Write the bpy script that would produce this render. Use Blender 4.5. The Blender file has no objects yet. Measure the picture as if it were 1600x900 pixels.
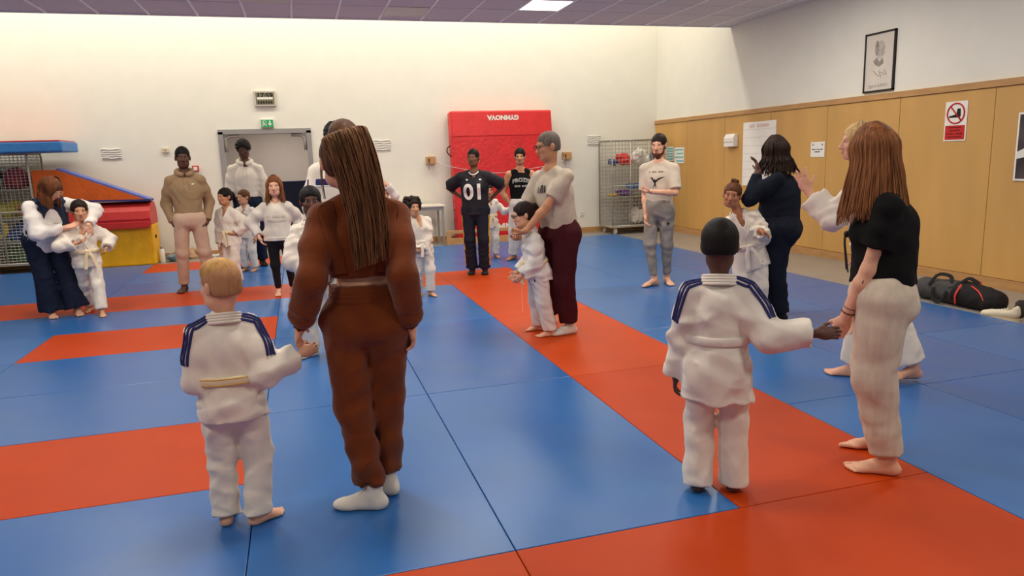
import bpy, bmesh, math, random
import numpy as np
from mathutils import Vector, Matrix
from mathutils.bvhtree import BVHTree

SC = bpy.context.scene
COL = SC.collection
# ------------------------------------------------------------------ camera
FPX, YAW, PITCH, ROLL = 1118.48, 0.28209, -0.18087, -0.032412
CAM = np.array([-0.69231, -2.45494, 1.50170])
def _axes():
    cy, sy = math.cos(YAW), math.sin(YAW)
    fw = np.array([sy*math.cos(PITCH), cy*math.cos(PITCH), math.sin(PITCH)])
    r = np.array([cy, -sy, 0.0]); u = np.cross(r, fw)
    return r*math.cos(ROLL)+u*math.sin(ROLL), -r*math.sin(ROLL)+u*math.cos(ROLL), fw
CR, CU, CF = _axes()
cd = bpy.data.cameras.new('camera'); cam = bpy.data.objects.new('camera', cd); COL.objects.link(cam)
cd.sensor_fit = 'HORIZONTAL'; cd.sensor_width = 36.0; cd.lens = FPX*36.0/1600.0
cd.clip_start = 0.05; cd.clip_end = 100
cam.matrix_world = Matrix(((CR[0], CU[0], -CF[0], CAM[0]), (CR[1], CU[1], -CF[1], CAM[1]), (CR[2], CU[2], -CF[2], CAM[2]), (0, 0, 0, 1)))
SC.camera = cam
# ------------------------------------------------------------------ world, exposure
w = bpy.data.worlds.new('world'); SC.world = w; w.use_nodes = True
w.node_tree.nodes['Background'].inputs[0].default_value = (0.9, 0.85, 0.8, 1)
w.node_tree.nodes['Background'].inputs[1].default_value = 0.05
SC.view_settings.view_transform = 'Standard'; SC.view_settings.look = 'None'
SC.view_settings.exposure = 0.0; SC.view_settings.gamma = 1.0; SC.view_settings.use_curve_mapping = False
# ------------------------------------------------------------------ large lights (lamps of the hall)
WARM = (1.0, 0.80, 0.60)
def area(name, loc, rot, sx, sy, watt, col=WARM):
    l = bpy.data.lights.new(name, 'AREA'); l.shape = 'RECTANGLE'; l.size = sx; l.size_y = sy; l.energy = watt; l.color = col
    o = bpy.data.objects.new(name, l); COL.objects.link(o); o.location = loc; o.rotation_euler = rot
    return o
VOID_W, PANEL_W = 335.0, 40.0
# two rows of lamps in the raised light slot between the ceiling edge and the back wall
area('slot_light', (-1.4, 9.3, 5.45), (math.radians(28), 0, 0), 15.0, 0.5, VOID_W*1.0, (1.0, 0.93, 0.80))
# ceiling panels that are switched on (the fixtures are built further down at the same spots)
LIT_PANELS = [(2.7, 7.2), (-2.7, 5.1), (0.9, 5.1), (4.5, 5.1), (-5.1, 2.7), (-1.5, 3.3), (2.1, 3.3), (4.5, 1.5), (-3.9, 0.3), (-0.3, 0.9), (-2.1, -2.1), (2.1, -2.1), (5.1, -2.1)]
for (x, y) in LIT_PANELS:
    area('panel_light', (x, y, 3.485), (0, 0, 0), 0.56, 0.56, PANEL_W, (1.0, 0.935, 0.81))

# ------------------------------------------------------------------ helpers
def s2l(c):
    return tuple((v/12.92 if v <= 0.04045 else ((v+0.055)/1.055)**2.4) for v in [x/255.0 for x in c])
MATS = {}
def mat(name, rgb, rough=0.7, var=0.06, vscale=6.0, bump=0.0, bscale=200.0, spec=0.3, metal=0.0, wave=None, emit=0.0, sheen=0.0, bdist=0.004, stretch=None, rgb2=None, wr=0.0):
    if name in MATS: return MATS[name]
    m = bpy.data.materials.new(name); m.use_nodes = True; MATS[name] = m
    nt = m.node_tree; N = nt.nodes; Lk = nt.links; b = N['Principled BSDF']
    b.inputs['Roughness'].default_value = rough; b.inputs['Metallic'].default_value = metal
    b.inputs['Specular IOR Level'].default_value = spec
    if sheen: b.inputs['Sheen Weight'].default_value = sheen
    c = s2l(rgb)
    tc = N.new('ShaderNodeTexCoord')
    co = tc.outputs['Object']
    if stretch:
        mp = N.new('ShaderNodeMapping'); mp.inputs['Scale'].default_value = stretch; Lk.new(co, mp.inputs[0]); co = mp.outputs[0]
    nz = N.new('ShaderNodeTexNoise'); nz.inputs['Scale'].default_value = vscale; nz.inputs['Detail'].default_value = 4
    Lk.new(co, nz.inputs['Vector'])
    rp = N.new('ShaderNodeValToRGB'); Lk.new(nz.outputs['Fac'], rp.inputs[0])
    c2 = s2l(rgb2) if rgb2 else None
    e0, e1 = rp.color_ramp.elements
    e0.position = 0.3; e1.position = 0.7
    if c2: e0.color = (*c2, 1); e1.color = (*c, 1)
    else:
        e0.color = (*[max(0, v*(1-var*2)) for v in c], 1); e1.color = (*[min(1, v*(1+var*2)) for v in c], 1)
    Lk.new(rp.outputs[0], b.inputs['Base Color'])
    if emit:
        Lk.new(rp.outputs[0], b.inputs['Emission Color']); b.inputs['Emission Strength'].default_value = emit
    if bump or wave:
        bp = N.new('ShaderNodeBump'); bp.inputs['Strength'].default_value = bump or 0.3; bp.inputs['Distance'].default_value = bdist
        if wave:
            wv = N.new('ShaderNodeTexWave'); wv.bands_direction = wave[0]; wv.inputs['Scale'].default_value = wave[1]; wv.inputs['Distortion'].default_value = wave[2]
            wv.inputs['Detail'].default_value = 2
            Lk.new(tc.outputs['Object'], wv.inputs['Vector']); Lk.new(wv.outputs['Fac'], bp.inputs['Height'])
        else:
            n2 = N.new('ShaderNodeTexNoise'); n2.inputs['Scale'].default_value = bscale; n2.inputs['Detail'].default_value = 3
            Lk.new(co, n2.inputs['Vector']); Lk.new(n2.outputs['Fac'], bp.inputs['Height'])
        last = bp
        if wr:
            n3 = N.new('ShaderNodeTexNoise'); n3.noise_type = 'RIDGED_MULTIFRACTAL'; n3.inputs['Scale'].default_value = 10.0; n3.inputs['Detail'].default_value = 2.0; n3.inputs['Distortion'].default_value = 0.6
            Lk.new(tc.outputs['Object'], n3.inputs['Vector']); b2 = N.new('ShaderNodeBump'); b2.inputs['Strength'].default_value = wr; b2.inputs['Distance'].default_value = 0.02
            Lk.new(n3.outputs['Fac'], b2.inputs['Height']); Lk.new(bp.outputs[0], b2.inputs['Normal']); last = b2
        Lk.new(last.outputs[0], b.inputs['Normal'])
    return m

def link_mesh(name, V, F, m, parent=None, loc=None, smooth=False, mats=None, fm=None):
    me = bpy.data.meshes.new(name); me.from_pydata([tuple(v) for v in V] if not isinstance(V, np.ndarray) else V.tolist(), [], F if isinstance(F, list) else F.tolist())
    for mm in (mats or [m]): me.materials.append(mm)
    if fm is not None: me.polygons.foreach_set('material_index', np.asarray(fm, dtype=np.int32))
    if smooth: me.polygons.foreach_set('use_smooth', [True]*len(me.polygons))
    me.update()
    o = bpy.data.objects.new(name, me); COL.objects.link(o)
    if loc is not None: o.location = loc
    if parent is not None: o.parent = parent
    return o
class MB:
    """collects simple shapes into ONE mesh (one part)"""
    def __init__(s): s.V = []; s.F = []
    def add(s, V, F):
        n = len(s.V); s.V += [tuple(v) for v in V]; s.F += [tuple(i+n for i in f) for f in F]; return s
    def box(s, a, b, M=None, bev=0.0):
        x0, y0, z0 = a; x1, y1, z1 = b
        if bev <= 0:
            V = [(x0,y0,z0),(x1,y0,z0),(x1,y1,z0),(x0,y1,z0),(x0,y0,z1),(x1,y0,z1),(x1,y1,z1),(x0,y1,z1)]
            F = [(3,2,1,0),(4,5,6,7),(0,1,5,4),(1,2,6,5),(2,3,7,6),(3,0,4,7)]
        else:
            bm = bmesh.new(); bmesh.ops.create_cube(bm, size=1)
            for v in bm.verts: v.co = Vector(((x0+x1)/2+v.co.x*(x1-x0), (y0+y1)/2+v.co.y*(y1-y0), (z0+z1)/2+v.co.z*(z1-z0)))
            bmesh.ops.bevel(bm, geom=bm.edges[:], offset=bev, segments=2, affect='EDGES', profile=0.5)
            bm.verts.index_update(); V = [tuple(v.co) for v in bm.verts]; F = [tuple(v.index for v in f.verts) for f in bm.faces]; bm.free()
        if M is not None: V = [tuple(M @ Vector(v)) for v in V]
        return s.add(V, F)
    def tube(s, pts, r, n=6, r2=None, closed=False, caps=True):
        pts = [np.array(p, float) for p in pts]; k = len(pts); V = []; F = []
        up = np.array([0, 0, 1.0]); prev = None
        for i, p in enumerate(pts):
            a = pts[(i-1) % k] if (closed or i > 0) else p; b = pts[(i+1) % k] if (closed or i < k-1) else p
            t = b-a; t = t/(np.linalg.norm(t)+1e-9)
            if prev is None:
                h = up if abs(t[2]) < 0.9 else np.array([1.0, 0, 0]); e1 = np.cross(t, h)
            else: e1 = prev-t*(prev@t)
            e1 = e1/(np.linalg.norm(e1)+1e-9); prev = e1; e2 = np.cross(t, e1)
            rr = r if r2 is None else r+(r2-r)*i/(k-1)
            for j in range(n):
                an = 2*math.pi*j/n; V.append(p+rr*(math.cos(an)*e1+math.sin(an)*e2))
        for i in range(k if closed else k-1):
            for j in range(n):
                a = i*n+j; b = i*n+(j+1) % n; c = ((i+1) % k)*n+(j+1) % n; d = ((i+1) % k)*n+j; F.append((a, b, c, d))
        if caps and not closed: F.append(tuple(range(n))[::-1]); F.append(tuple((k-1)*n+j for j in range(n)))
        return s.add(V, F)
    def lathe(s, prof, c=(0, 0, 0), n=20, ax=2):
        V = []; F = []; k = len(prof)
        for (r, h) in prof:
            for j in range(n):
                a = 2*math.pi*j/n; q = [r*math.cos(a), r*math.sin(a), h]
                if ax == 0: q = [q[2], q[0], q[1]]
                if ax == 1: q = [q[0], q[2], q[1]]
                V.append((c[0]+q[0], c[1]+q[1], c[2]+q[2]))
        for i in range(k-1):
            for j in range(n): F.append((i*n+j, i*n+(j+1) % n, (i+1)*n+(j+1) % n, (i+1)*n+j))
        F.append(tuple(range(n))[::-1]); F.append(tuple((k-1)*n+j for j in range(n)))
        return s.add(V, F)
    def prism(s, poly, d0, d1, ax=1):
        n = len(poly)
        def q(p, d): return (p[0], d, p[1]) if ax == 1 else ((d, p[0], p[1]) if ax == 0 else (p[0], p[1], d))
        V = [q(p, d0) for p in poly]+[q(p, d1) for p in poly]
        F = [tuple(range(n)), tuple(range(2*n-1, n-1, -1))]+[(i, (i+1) % n, n+(i+1) % n, n+i)[::-1] for i in range(n)]
        return s.add(V, F)
    def build(s, name, m, parent=None, loc=None, smooth=False):
        o = link_mesh(name, s.V, s.F, m, parent, loc, smooth)
        bm = bmesh.new(); bm.from_mesh(o.data); bmesh.ops.recalc_face_normals(bm, faces=bm.faces[:]); bm.to_mesh(o.data); bm.free()
        return o
def tag(o, label=None, cat=None, group=None, kind=None):
    if label: o['label'] = label
    if cat: o['category'] = cat
    if group: o['group'] = group
    if kind: o['kind'] = kind
    return o
def empty(name, loc, label, cat, group=None):
    o = bpy.data.objects.new(name, None); COL.objects.link(o); o.location = loc; o.empty_display_size = 0.1
    return tag(o, label, cat, group)
def text_mesh(txt, size, bold=0.0, align='CENTER', spacing=1.0):
    """returns verts (Nx2) and faces of a flat lettering, centred"""
    cu = bpy.data.curves.new('lettering', 'FONT'); cu.body = txt; cu.size = size; cu.align_x = align; cu.align_y = 'CENTER'; cu.offset = bold; cu.space_character = spacing
    cu.resolution_u = 3
    o = bpy.data.objects.new('lettering', cu); COL.objects.link(o)
    bpy.context.view_layer.update()
    me = o.to_mesh(); V = [(v.co.x, v.co.y) for v in me.vertices]; F = [tuple(p.vertices) for p in me.polygons]
    o.to_mesh_clear(); bpy.data.objects.remove(o); bpy.data.curves.remove(cu)
    return V, F
def word_marks(widths, h, gap, seed=1):
    """a line of print too small to read: uneven blocks, one per word, as flat verts and faces"""
    rg_ = random.Random(seed); V = []; F = []; x = -(sum(widths)+gap*(len(widths)-1))/2
    for w_ in widths:
        k = max(1, int(w_/(h*0.9))); st = w_/k
        for i in range(k):
            a, b, t, u = x+i*st, x+(i+0.86)*st, h*rg_.uniform(0.36, 0.5), -h*rg_.uniform(0.36, 0.5); n = len(V)
            V += [(a, u), (b, u), (b, t), (a, t)]; F.append((n, n+1, n+2, n+3))
        x += w_+gap
    return V, F
def put_text(name, txt, size, O, ex, ey, m, parent=None, off=0.002, bold=0.0, mirror=1, spacing=1.0):
    """flat lettering lying in the plane O, ex, ey"""
    V, F = text_mesh(txt, size, bold, spacing=spacing); O = np.array(O, float); ex = np.array(ex, float); ey = np.array(ey, float)
    n = np.cross(ex, ey); W = [O+ex*x*mirror+ey*y+n*off for x, y in V]
    if parent is not None: W = [q-np.array(parent.matrix_world.translation if False else parent.location) for q in W]
    return link_mesh(name, np.array(W), [f for f in F], m, parent)
def ray_dir(px, py): return (px-800)/FPX*CR-(py-450)/FPX*CU+CF
def ground(px, py, z=0.0):
    d = ray_dir(px, py); t = (z-CAM[2])/d[2]; return CAM+t*d

# ------------------------------------------------------------------ materials of the setting
M_WALL = mat('painted_wall', (232, 230, 219), 0.9, 0.01, 3, 0.25, 160, 0.15, bdist=0.002)
M_CEIL = mat('ceiling_tile', (224, 218, 218), 0.95, 0.03, 40, 0.3, 300, 0.1)
M_TBAR = mat('ceiling_rail', (252, 252, 250), 0.6, 0.01)
M_VINYL = mat('vinyl_floor', (150, 143, 136), 0.35, 0.03, 5, 0.05, 40, 0.4)
M_PLY = mat('birch_plywood', (203, 158, 92), 0.45, 0.05, 1.2, 0.05, 60, 0.35, stretch=(1, 1.6, 0.35))
M_TRIMW = mat('wood_trim', (186, 142, 92), 0.5, 0.06, 4, stretch=(1, 1, 8))
M_BLUE = [mat('mat_blue_a', (34, 97, 168), 0.28, 0.05, 2.5, 0.35, 420, 0.45, rgb2=(46, 103, 164), bdist=0.001), mat('mat_blue_b', (38, 100, 171), 0.30, 0.05, 2.0, 0.35, 420, 0.45, rgb2=(50, 106, 166), bdist=0.001), mat('mat_blue_c', (32, 94, 166), 0.27, 0.05, 3.0, 0.35, 420, 0.45, rgb2=(43, 99, 162), bdist=0.001)]
M_RED = [mat('mat_red_a', (186, 62, 8), 0.5, 0.04, 2.5, 0.35, 420, 0.18, rgb2=(178, 57, 8), bdist=0.001), mat('mat_red_b', (184, 63, 10), 0.48, 0.04, 2.5, 0.35, 420, 0.18, rgb2=(192, 66, 12), bdist=0.001)]
M_WHITE = mat('white_plastic', (235, 232, 225), 0.4, 0.01)
M_GREY = mat('grey_metal', (168, 164, 158), 0.4, 0.03, metal=0.3)
M_BLACK = mat('black_print', (20, 20, 22), 0.6, 0.02)
M_PAPER = mat('paper', (238, 234, 226), 0.8, 0.01)
M_REDP = mat('red_print', (196, 40, 36), 0.6, 0.02)

# ------------------------------------------------------------------ the room
ZF, WX, WY, ZC, CE = -0.04, 6.38, 11.0, 3.5, 8.42
XL, YN, ZR = -9.0, -6.0, 5.7
fl = MB().box((XL, YN, ZF-0.1), (WX, WY, ZF)).build('floor', M_VINYL); tag(fl, 'grey vinyl hall floor under the mats', kind='structure')
DX0, DX1, DZ = -1.90, -0.46, 2.08
wb = MB()
wb.box((XL, WY, ZF), (DX0, WY+0.2, ZR)); wb.box((DX1, WY, ZF), (WX, WY+0.2, ZR)); wb.box((DX0, WY, DZ), (DX1, WY+0.2, ZR))
tag(wb.build('wall_back', M_WALL), 'white back wall with a doorway', kind='structure')
tag(MB().box((WX, YN, ZF), (WX+0.2, WY+0.2, ZR)).build('wall_right', M_WALL), 'white right wall above the plywood cladding', kind='structure')
tag(MB().box((XL-0.2, YN, ZF), (XL, WY+0.2, ZR)).build('wall_left', M_WALL), 'white left wall', kind='structure')
tag(MB().box((XL, YN-0.2, ZF), (WX, YN, ZR)).build('wall_front', M_WALL), 'white wall behind the viewer', kind='structure')
ceil = tag(MB().box((XL, YN, ZC+0.012), (WX, CE, ZC+0.12)).build('ceiling', M_CEIL), 'suspended grey tile ceiling ending before the back wall', kind='structure')
tag(MB().box((XL, CE-0.1, ZC+0.12), (WX, CE, ZR)).build('wall_upper', M_WALL), 'white upstand above the ceiling edge', kind='structure')
tag(MB().box((XL, CE-0.1, ZR), (WX, WY+0.2, ZR+0.1)).build('ceiling_slot', M_WALL), 'white roof of the raised light slot', kind='structure')
tag(MB().box((-8.9, 9.05, 5.58), (6.1, 9.55, ZR)).build('trim_4', M_TBAR), 'white lamp housing under the roof of the light slot', kind='structure')
# ceiling tiles, rails, panels
M_PANEL_OFF = mat('panel_off', (206, 200, 192), 0.5, 0.02)
M_PANEL_ON = mat('panel_on', (255, 244, 222), 0.5, 0.0, emit=3.2)
tile_me = None
OFFP = [(-2.1, 7.2), (-0.3, 7.8), (1.5, 7.2), (1.5, 7.8)]
OFFP = [(-3.3, 7.2), (-0.9, 7.2), (0.9, 7.8)]
def is_in(x, y, L): return any(abs(x-a) < 0.05 and abs(y-b) < 0.05 for a, b in L)
for i in range(-15, 11):
    for j in range(7, 15):
        x = 0.3+0.6*i; y = 0.3+0.6*j-0.3
        if x-0.3 < XL or x+0.3 > WX or y > CE-0.3: continue
        if is_in(x, y, OFFP) or is_in(x, y, LIT_PANELS): continue
        if tile_me is None:
            o = MB().box((-0.285, -0.288, 0), (0.285, 0.288, 0.011), bev=0).build('ceiling_tile', M_CEIL, ceil, (x, y, ZC)); tile_me = o.data
        else:
            o = bpy.data.objects.new('ceiling_tile', tile_me); COL.objects.link(o); o.parent = ceil; o.location = (x, y, ZC)
rail_me = None
for i in range(-15, 12):
    x = 0.6*i
    if x < XL or x > WX-0.03: continue
    if rail_me is None:
        o = MB().box((-0.014, YN, 0), (0.014, CE, 0.02)).build('ceiling_rail', M_TBAR, ceil, (x, 0, ZC-0.006)); rail_me = o.data
    else:
        o = bpy.data.objects.new('ceiling_rail', rail_me); COL.objects.link(o); o.parent = ceil; o.location = (x, 0, ZC-0.006)
tag(MB().box((XL, CE-0.004, ZC-0.008), (WX, CE+0.014, ZC+0.13)).build('trim_1', M_TBAR), 'pale edge strip of the suspended ceiling', kind='structure')
for (x, y) in OFFP:
    e = empty('ceiling_panel', (x, y, ZC-0.004), 'square ceiling lamp panel that is switched off', 'ceiling light', 'switched off lamp panels')
    MB().box((-0.285, -0.285, 0), (0.285, 0.285, 0.014)).build('diffuser', M_PANEL_OFF, e)
    MB().box((-0.293, -0.293, -0.002), (-0.283, 0.293, 0.014)).box((0.283, -0.293, -0.002), (0.293, 0.293, 0.014)).build('frame', M_TBAR, e)
for (x, y) in LIT_PANELS:
    e = empty('ceiling_panel', (x, y, ZC-0.004), 'square ceiling lamp panel glowing warm white', 'ceiling light', 'glowing lamp panels')
    MB().box((-0.285, -0.285, 0), (0.285, 0.285, 0.014)).build('diffuser', M_PANEL_ON, e)
    MB().box((-0.293, -0.293, -0.002), (-0.283, 0.293, 0.014)).box((0.283, -0.293, -0.002), (0.293, 0.293, 0.014)).build('frame', M_TBAR, e)
# plywood cladding on the right wall: single boards with joints
clad = tag(MB().box((WX-0.012, YN, 0.06), (WX, WY, 2.06)).build('trim_2', M_TRIMW), 'birch plywood cladding on the right wall', kind='structure')
yb = WY-0.01; k = 0
while yb > YN+1.3:
    MB().box((WX-0.03, yb-1.243, 0.07), (WX-0.012, yb, 2.055), bev=0.002).build('plywood_panel', M_PLY, clad); yb -= 1.25
tag(MB().box((WX-0.05, YN, 2.06), (WX, WY, 2.13)).build('trim_3', M_TRIMW), 'wooden top rail of the cladding', kind='structure')
tag(MB().box((WX-0.045, YN, ZF), (WX, WY, 0.065)).build('baseboard_right', M_TRIMW), 'wooden baseboard under the plywood', kind='structure')
bb = MB().box((XL, WY-0.02, ZF), (DX0-0.06, WY, 0.06)).box((DX1+0.06, WY-0.02, ZF), (WX-0.05, WY, 0.06))
tag(bb.build('baseboard_back', M_TRIMW), 'wooden baseboard along the back wall', kind='structure')
# doorway with steel frame and the corridor behind
M_FRAME = mat('door_frame_grey', (150, 148, 148), 0.5, 0.02)
M_CORR = mat('corridor_paint', (176, 166, 158), 0.9, 0.01)
M_NAVYP = mat('navy_panel', (30, 38, 66), 0.6, 0.03)
d = tag(MB().box((DX0-0.05, WY-0.03, ZF), (DX0+0.03, WY+0.22, DZ)).box((DX1-0.03, WY-0.03, ZF), (DX1+0.05, WY+0.22, DZ)).box((DX0-0.05, WY-0.03, DZ-0.04), (DX1+0.05, WY+0.22, DZ+0.04)).build('door_1', M_FRAME), 'grey steel frame of the open doorway', kind='structure')
for sx, x in ((1, DX0+0.03), (-1, DX1-0.03)):
    MB().tube([(x+sx*0.26, WY+0.02, DZ-0.07), (x+sx*0.1, WY+0.02, DZ-0.075), (x+sx*0.04, WY+0.02, DZ-0.11), (x+sx*0.03, WY+0.02, DZ-0.2), (x+sx*0.03, WY+0.02, DZ-0.34)], 0.028, 8).build('corner_bracket', M_GREY, d, smooth=True)
c = MB().box((-3.2, 14.0, ZF), (1.2, 14.1, 2.6)).box((-3.3, WY+0.2, ZF), (-3.2, 14.0, 2.6)).box((1.2, WY+0.2, ZF), (1.3, 14.0, 2.6)).box((-3.2, WY+0.2, 2.45), (1.2, 14.1, 2.55))
tag(c.build('wall_corridor', M_CORR), 'beige corridor walls seen through the doorway', kind='structure')
tag(MB().box((-3.2, WY, ZF-0.1), (1.2, 14.1, ZF)).build('floor_corridor', M_VINYL), 'corridor floor', kind='structure')
area('corridor_lamp', (-0.9, 12.6, 2.41), (0, 0, 0), 0.6, 0.3, 45.0, (1, 0.92, 0.84))
lamp = empty('corridor_ceiling_lamp', (-0.9, 12.6, 2.44), 'flat lamp on the corridor ceiling beyond the doorway', 'ceiling light')
MB().box((-0.3, -0.15, -0.012), (0.3, 0.15, 0.012), bev=0.004).build('diffuser', M_PANEL_ON, lamp)
MB().box((-0.32, -0.17, 0.0), (0.32, 0.17, 0.01)).build('lamp_tray', M_WHITE, lamp)
pn = empty('partition_panel', (-0.5, 12.4, ZF), 'dark navy padded partition standing in the doorway corridor', 'partition')
MB().box((-0.62, -0.05, 0.02), (0.0, 0.05, 1.22), bev=0.015).build('padded_leaf', M_NAVYP, pn); MB().box((0.01, -0.05, 0.02), (0.63, 0.05, 1.22), bev=0.015).build('padded_leaf', M_NAVYP, pn)
MB().box((-0.6, -0.2, 0), (-0.5, 0.2, 0.02)).box((0.5, -0.2, 0), (0.6, 0.2, 0.02)).build('foot', M_BLACK, pn)

# ------------------------------------------------------------------ tatami mats (2 x 1 m), single pieces of the floor
rng = random.Random(4)
mat_me = {}
def tatami(x0, y0, sx, sy, red=False):
    mm = rng.choice(M_RED if red else M_BLUE); key = (sx, sy, mm.name)
    if key not in mat_me:
        o = MB().box((0.0018, 0.0018, ZF), (sx-0.0018, sy-0.0018, 0.0), bev=0.003).build('tatami_mat', mm, fl); mat_me[key] = o.data
    else:
        o = bpy.data.objects.new('tatami_mat', mat_me[key]); COL.objects.link(o); o.parent = fl
    o.location = (x0, y0, 0)
for y in range(0, 10):              # left field: lying mats, row by row
    for x in (-9, -7, -5, -3):
        tatami(x, y, 2, 1, (y == 1 and x >= -5) or (y == 4 and x == -3) or y == 6 or (y == 9 and x == -3))
for x in (-1, 0):                   # middle columns: standing mats
    for y in (0, 2, 4, 7): tatami(x, y, 1, 2)
tatami(-1, 6, 2, 1, True); tatami(-1, 9, 2, 1, True)
for y in (0, 2, 4): tatami(1, y, 1, 2, True)
tatami(1, 6, 1, 1, True); tatami(1, 7, 1, 2); tatami(1, 9, 1, 1)
for x in (-8, -6, -4, -2, 0):       # red cross row by the viewer, then blue
    tatami(x, -1, 2, 1, x >= -4)
    for y in (-2, -3, -4): tatami(x, y, 2, 1)
for x in (2, 3):
    for y in (-5, -3, -1, 1, 3, 5, 7): tatami(x, y, 1, 2)
    tatami(x, 9, 1, 1)
for y in range(-4, 10, 2): tatami(4, y, 1, 2)

# ------------------------------------------------------------------ implicit surfaces -> one continuous mesh
def nrm(v):
    v = np.asarray(v, float); return v/(np.linalg.norm(v)+1e-9)
class SDF:
    def __init__(s): s.ops = []
    def cone(s, a, b, r1, r2, k=0.02, sq=None, f0=False, f1=False, op='u'):
        a = np.asarray(a, float); b = np.asarray(b, float); R = max(r1, r2)
        lo = np.minimum(a, b)-R-k-0.02; hi = np.maximum(a, b)+R+k+0.02
        s.ops.append(('c', (a, b, r1, r2, sq, f0, f1), op, k, lo, hi)); return s
    def chain(s, pts, rs, k=0.02, sq=None):
        for i in range(len(pts)-1): s.cone(pts[i], pts[i+1], rs[i], rs[i+1], k, sq)
        return s
    def ell(s, c, r, M=None, k=0.02, op='u'):
        c = np.asarray(c, float); r = np.asarray(r, float); M = np.eye(3) if M is None else np.asarray(M, float)
        ext = np.sqrt(((M*r[:, None])**2).sum(0))+k+0.02
        s.ops.append(('e', (c, r, M), op, k, c-ext, c+ext)); return s
    def cut(s, c, n, k=0.004):
        """removes everything on the side n points to"""
        s.ops.append(('p', (np.asarray(c, float), nrm(n)), 'i', k, None, None)); return s
    def slab(s, c, n, lo, hi, k=0.004):
        """like cut, inside a box only"""
        s.ops.append(('p', (np.asarray(c, float), nrm(n)), 'i', k, np.asarray(lo, float), np.asarray(hi, float))); return s
    def mesh(s, vox, fold=0.0, seed=0, wl=0.10, crease=0.5, aniso=(1, 1, 1)):
        us = [o for o in s.ops if o[2] == 'u']
        lo = np.min([o[4] for o in us], 0)-2*vox; hi = np.max([o[5] for o in us], 0)+2*vox
        n = np.ceil((hi-lo)/vox).astype(int)+1
        ax = [lo[i]+vox*np.arange(n[i]) for i in range(3)]
        D = np.full(tuple(n), 0.2, np.float32)
        for kind, dat, op, k, l, h in s.ops:
            if l is None: i0 = np.zeros(3, int); i1 = n.copy()
            else:
                i0 = np.clip(np.floor((l-lo)/vox).astype(int), 0, n); i1 = np.clip(np.ceil((h-lo)/vox).astype(int)+1, 0, n)
            if (i1 <= i0).any(): continue
            X = ax[0][i0[0]:i1[0], None, None]; Y = ax[1][None, i0[1]:i1[1], None]; Z = ax[2][None, None, i0[2]:i1[2]]
            sl = tuple(slice(i0[j], i1[j]) for j in range(3))
            if kind == 'c':
                a, b, r1, r2, sq, f0, f1 = dat; ba = b-a; L = np.linalg.norm(ba)+1e-9
                px, py, pz = X-a[0], Y-a[1], Z-a[2]
                if sq is not None:
                    nn, fac = sq; q = (px*nn[0]+py*nn[1]+pz*nn[2])*(1.0/fac-1.0); px = px+q*nn[0]; py = py+q*nn[1]; pz = pz+q*nn[2]
                    bq = ba@nn*(1.0/fac-1.0); ba = ba+bq*np.asarray(nn); L = np.linalg.norm(ba)
                t0 = (px*ba[0]+py*ba[1]+pz*ba[2])/(L*L)
                t = np.clip(t0, -9e9 if f0 else 0, 9e9 if f1 else 1)
                d = np.sqrt((px-ba[0]*t)**2+(py-ba[1]*t)**2+(pz-ba[2]*t)**2)-(r1+(r2-r1)*np.clip(t, 0, 1))
                if f1: d = np.maximum(d, (t0-1)*L)
                if f0: d = np.maximum(d, -t0*L)
                if sq is not None: d = d*min(1.0, sq[1]*1.15)
            elif kind == 'e':
                c, r, M = dat; px, py, pz = X-c[0], Y-c[1], Z-c[2]
                q = [(M[i, 0]*px+M[i, 1]*py+M[i, 2]*pz) for i in range(3)]
                k0 = np.sqrt(sum((q[i]/r[i])**2 for i in range(3))); k1 = np.sqrt(sum((q[i]/r[i]**2)**2 for i in range(3)))+1e-6
                d = k0*(k0-1.0)/k1
            else:
                c, nn = dat; d = (X-c[0])*nn[0]+(Y-c[1])*nn[1]+(Z-c[2])*nn[2]
            A = D[sl]
            if op == 'u':
                hh = np.maximum(k-np.abs(A-d), 0)/k; D[sl] = np.minimum(A, d)-hh*hh*k*0.25
            elif op == 's':
                d = -d; hh = np.maximum(k-np.abs(A-d), 0)/k; D[sl] = np.maximum(A, d)+hh*hh*k*0.25
            else:
                hh = np.maximum(k-np.abs(A-d), 0)/k; D[sl] = np.maximum(A, d)+hh*hh*k*0.25
        if fold > 0:
            I = np.nonzero(np.abs(D) < 0.03); P = np.stack([ax[j][I[j]] for j in range(3)], 1)
            D[I] += fold*fold_noise(P, seed, wl, crease, aniso)
        return surface_nets(D, lo, vox)
def fold_noise(P, seed, wl, crease, aniso=(1, 1, 1)):
    rg = np.random.RandomState(seed); P = P*np.asarray(aniso); out = np.zeros(len(P))
    for i in range(6):
        kv = nrm(rg.normal(size=3))*2*math.pi/(wl*rg.uniform(0.7, 1.7)); m = rg.normal(size=3)*9.0; m2 = rg.normal(size=3)*14.0
        ph = P@kv+rg.uniform(0, 6)+1.6*np.sin(P@m+rg.uniform(0, 6)); mask = np.clip(0.35+0.9*np.sin(P@m2+rg.uniform(0, 6)), 0, 1)
        a = np.sin(ph); out += mask*((1-crease)*a+crease*(2*np.abs(np.sin(ph*0.5))-1.0))
    return out/2.4
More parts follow.
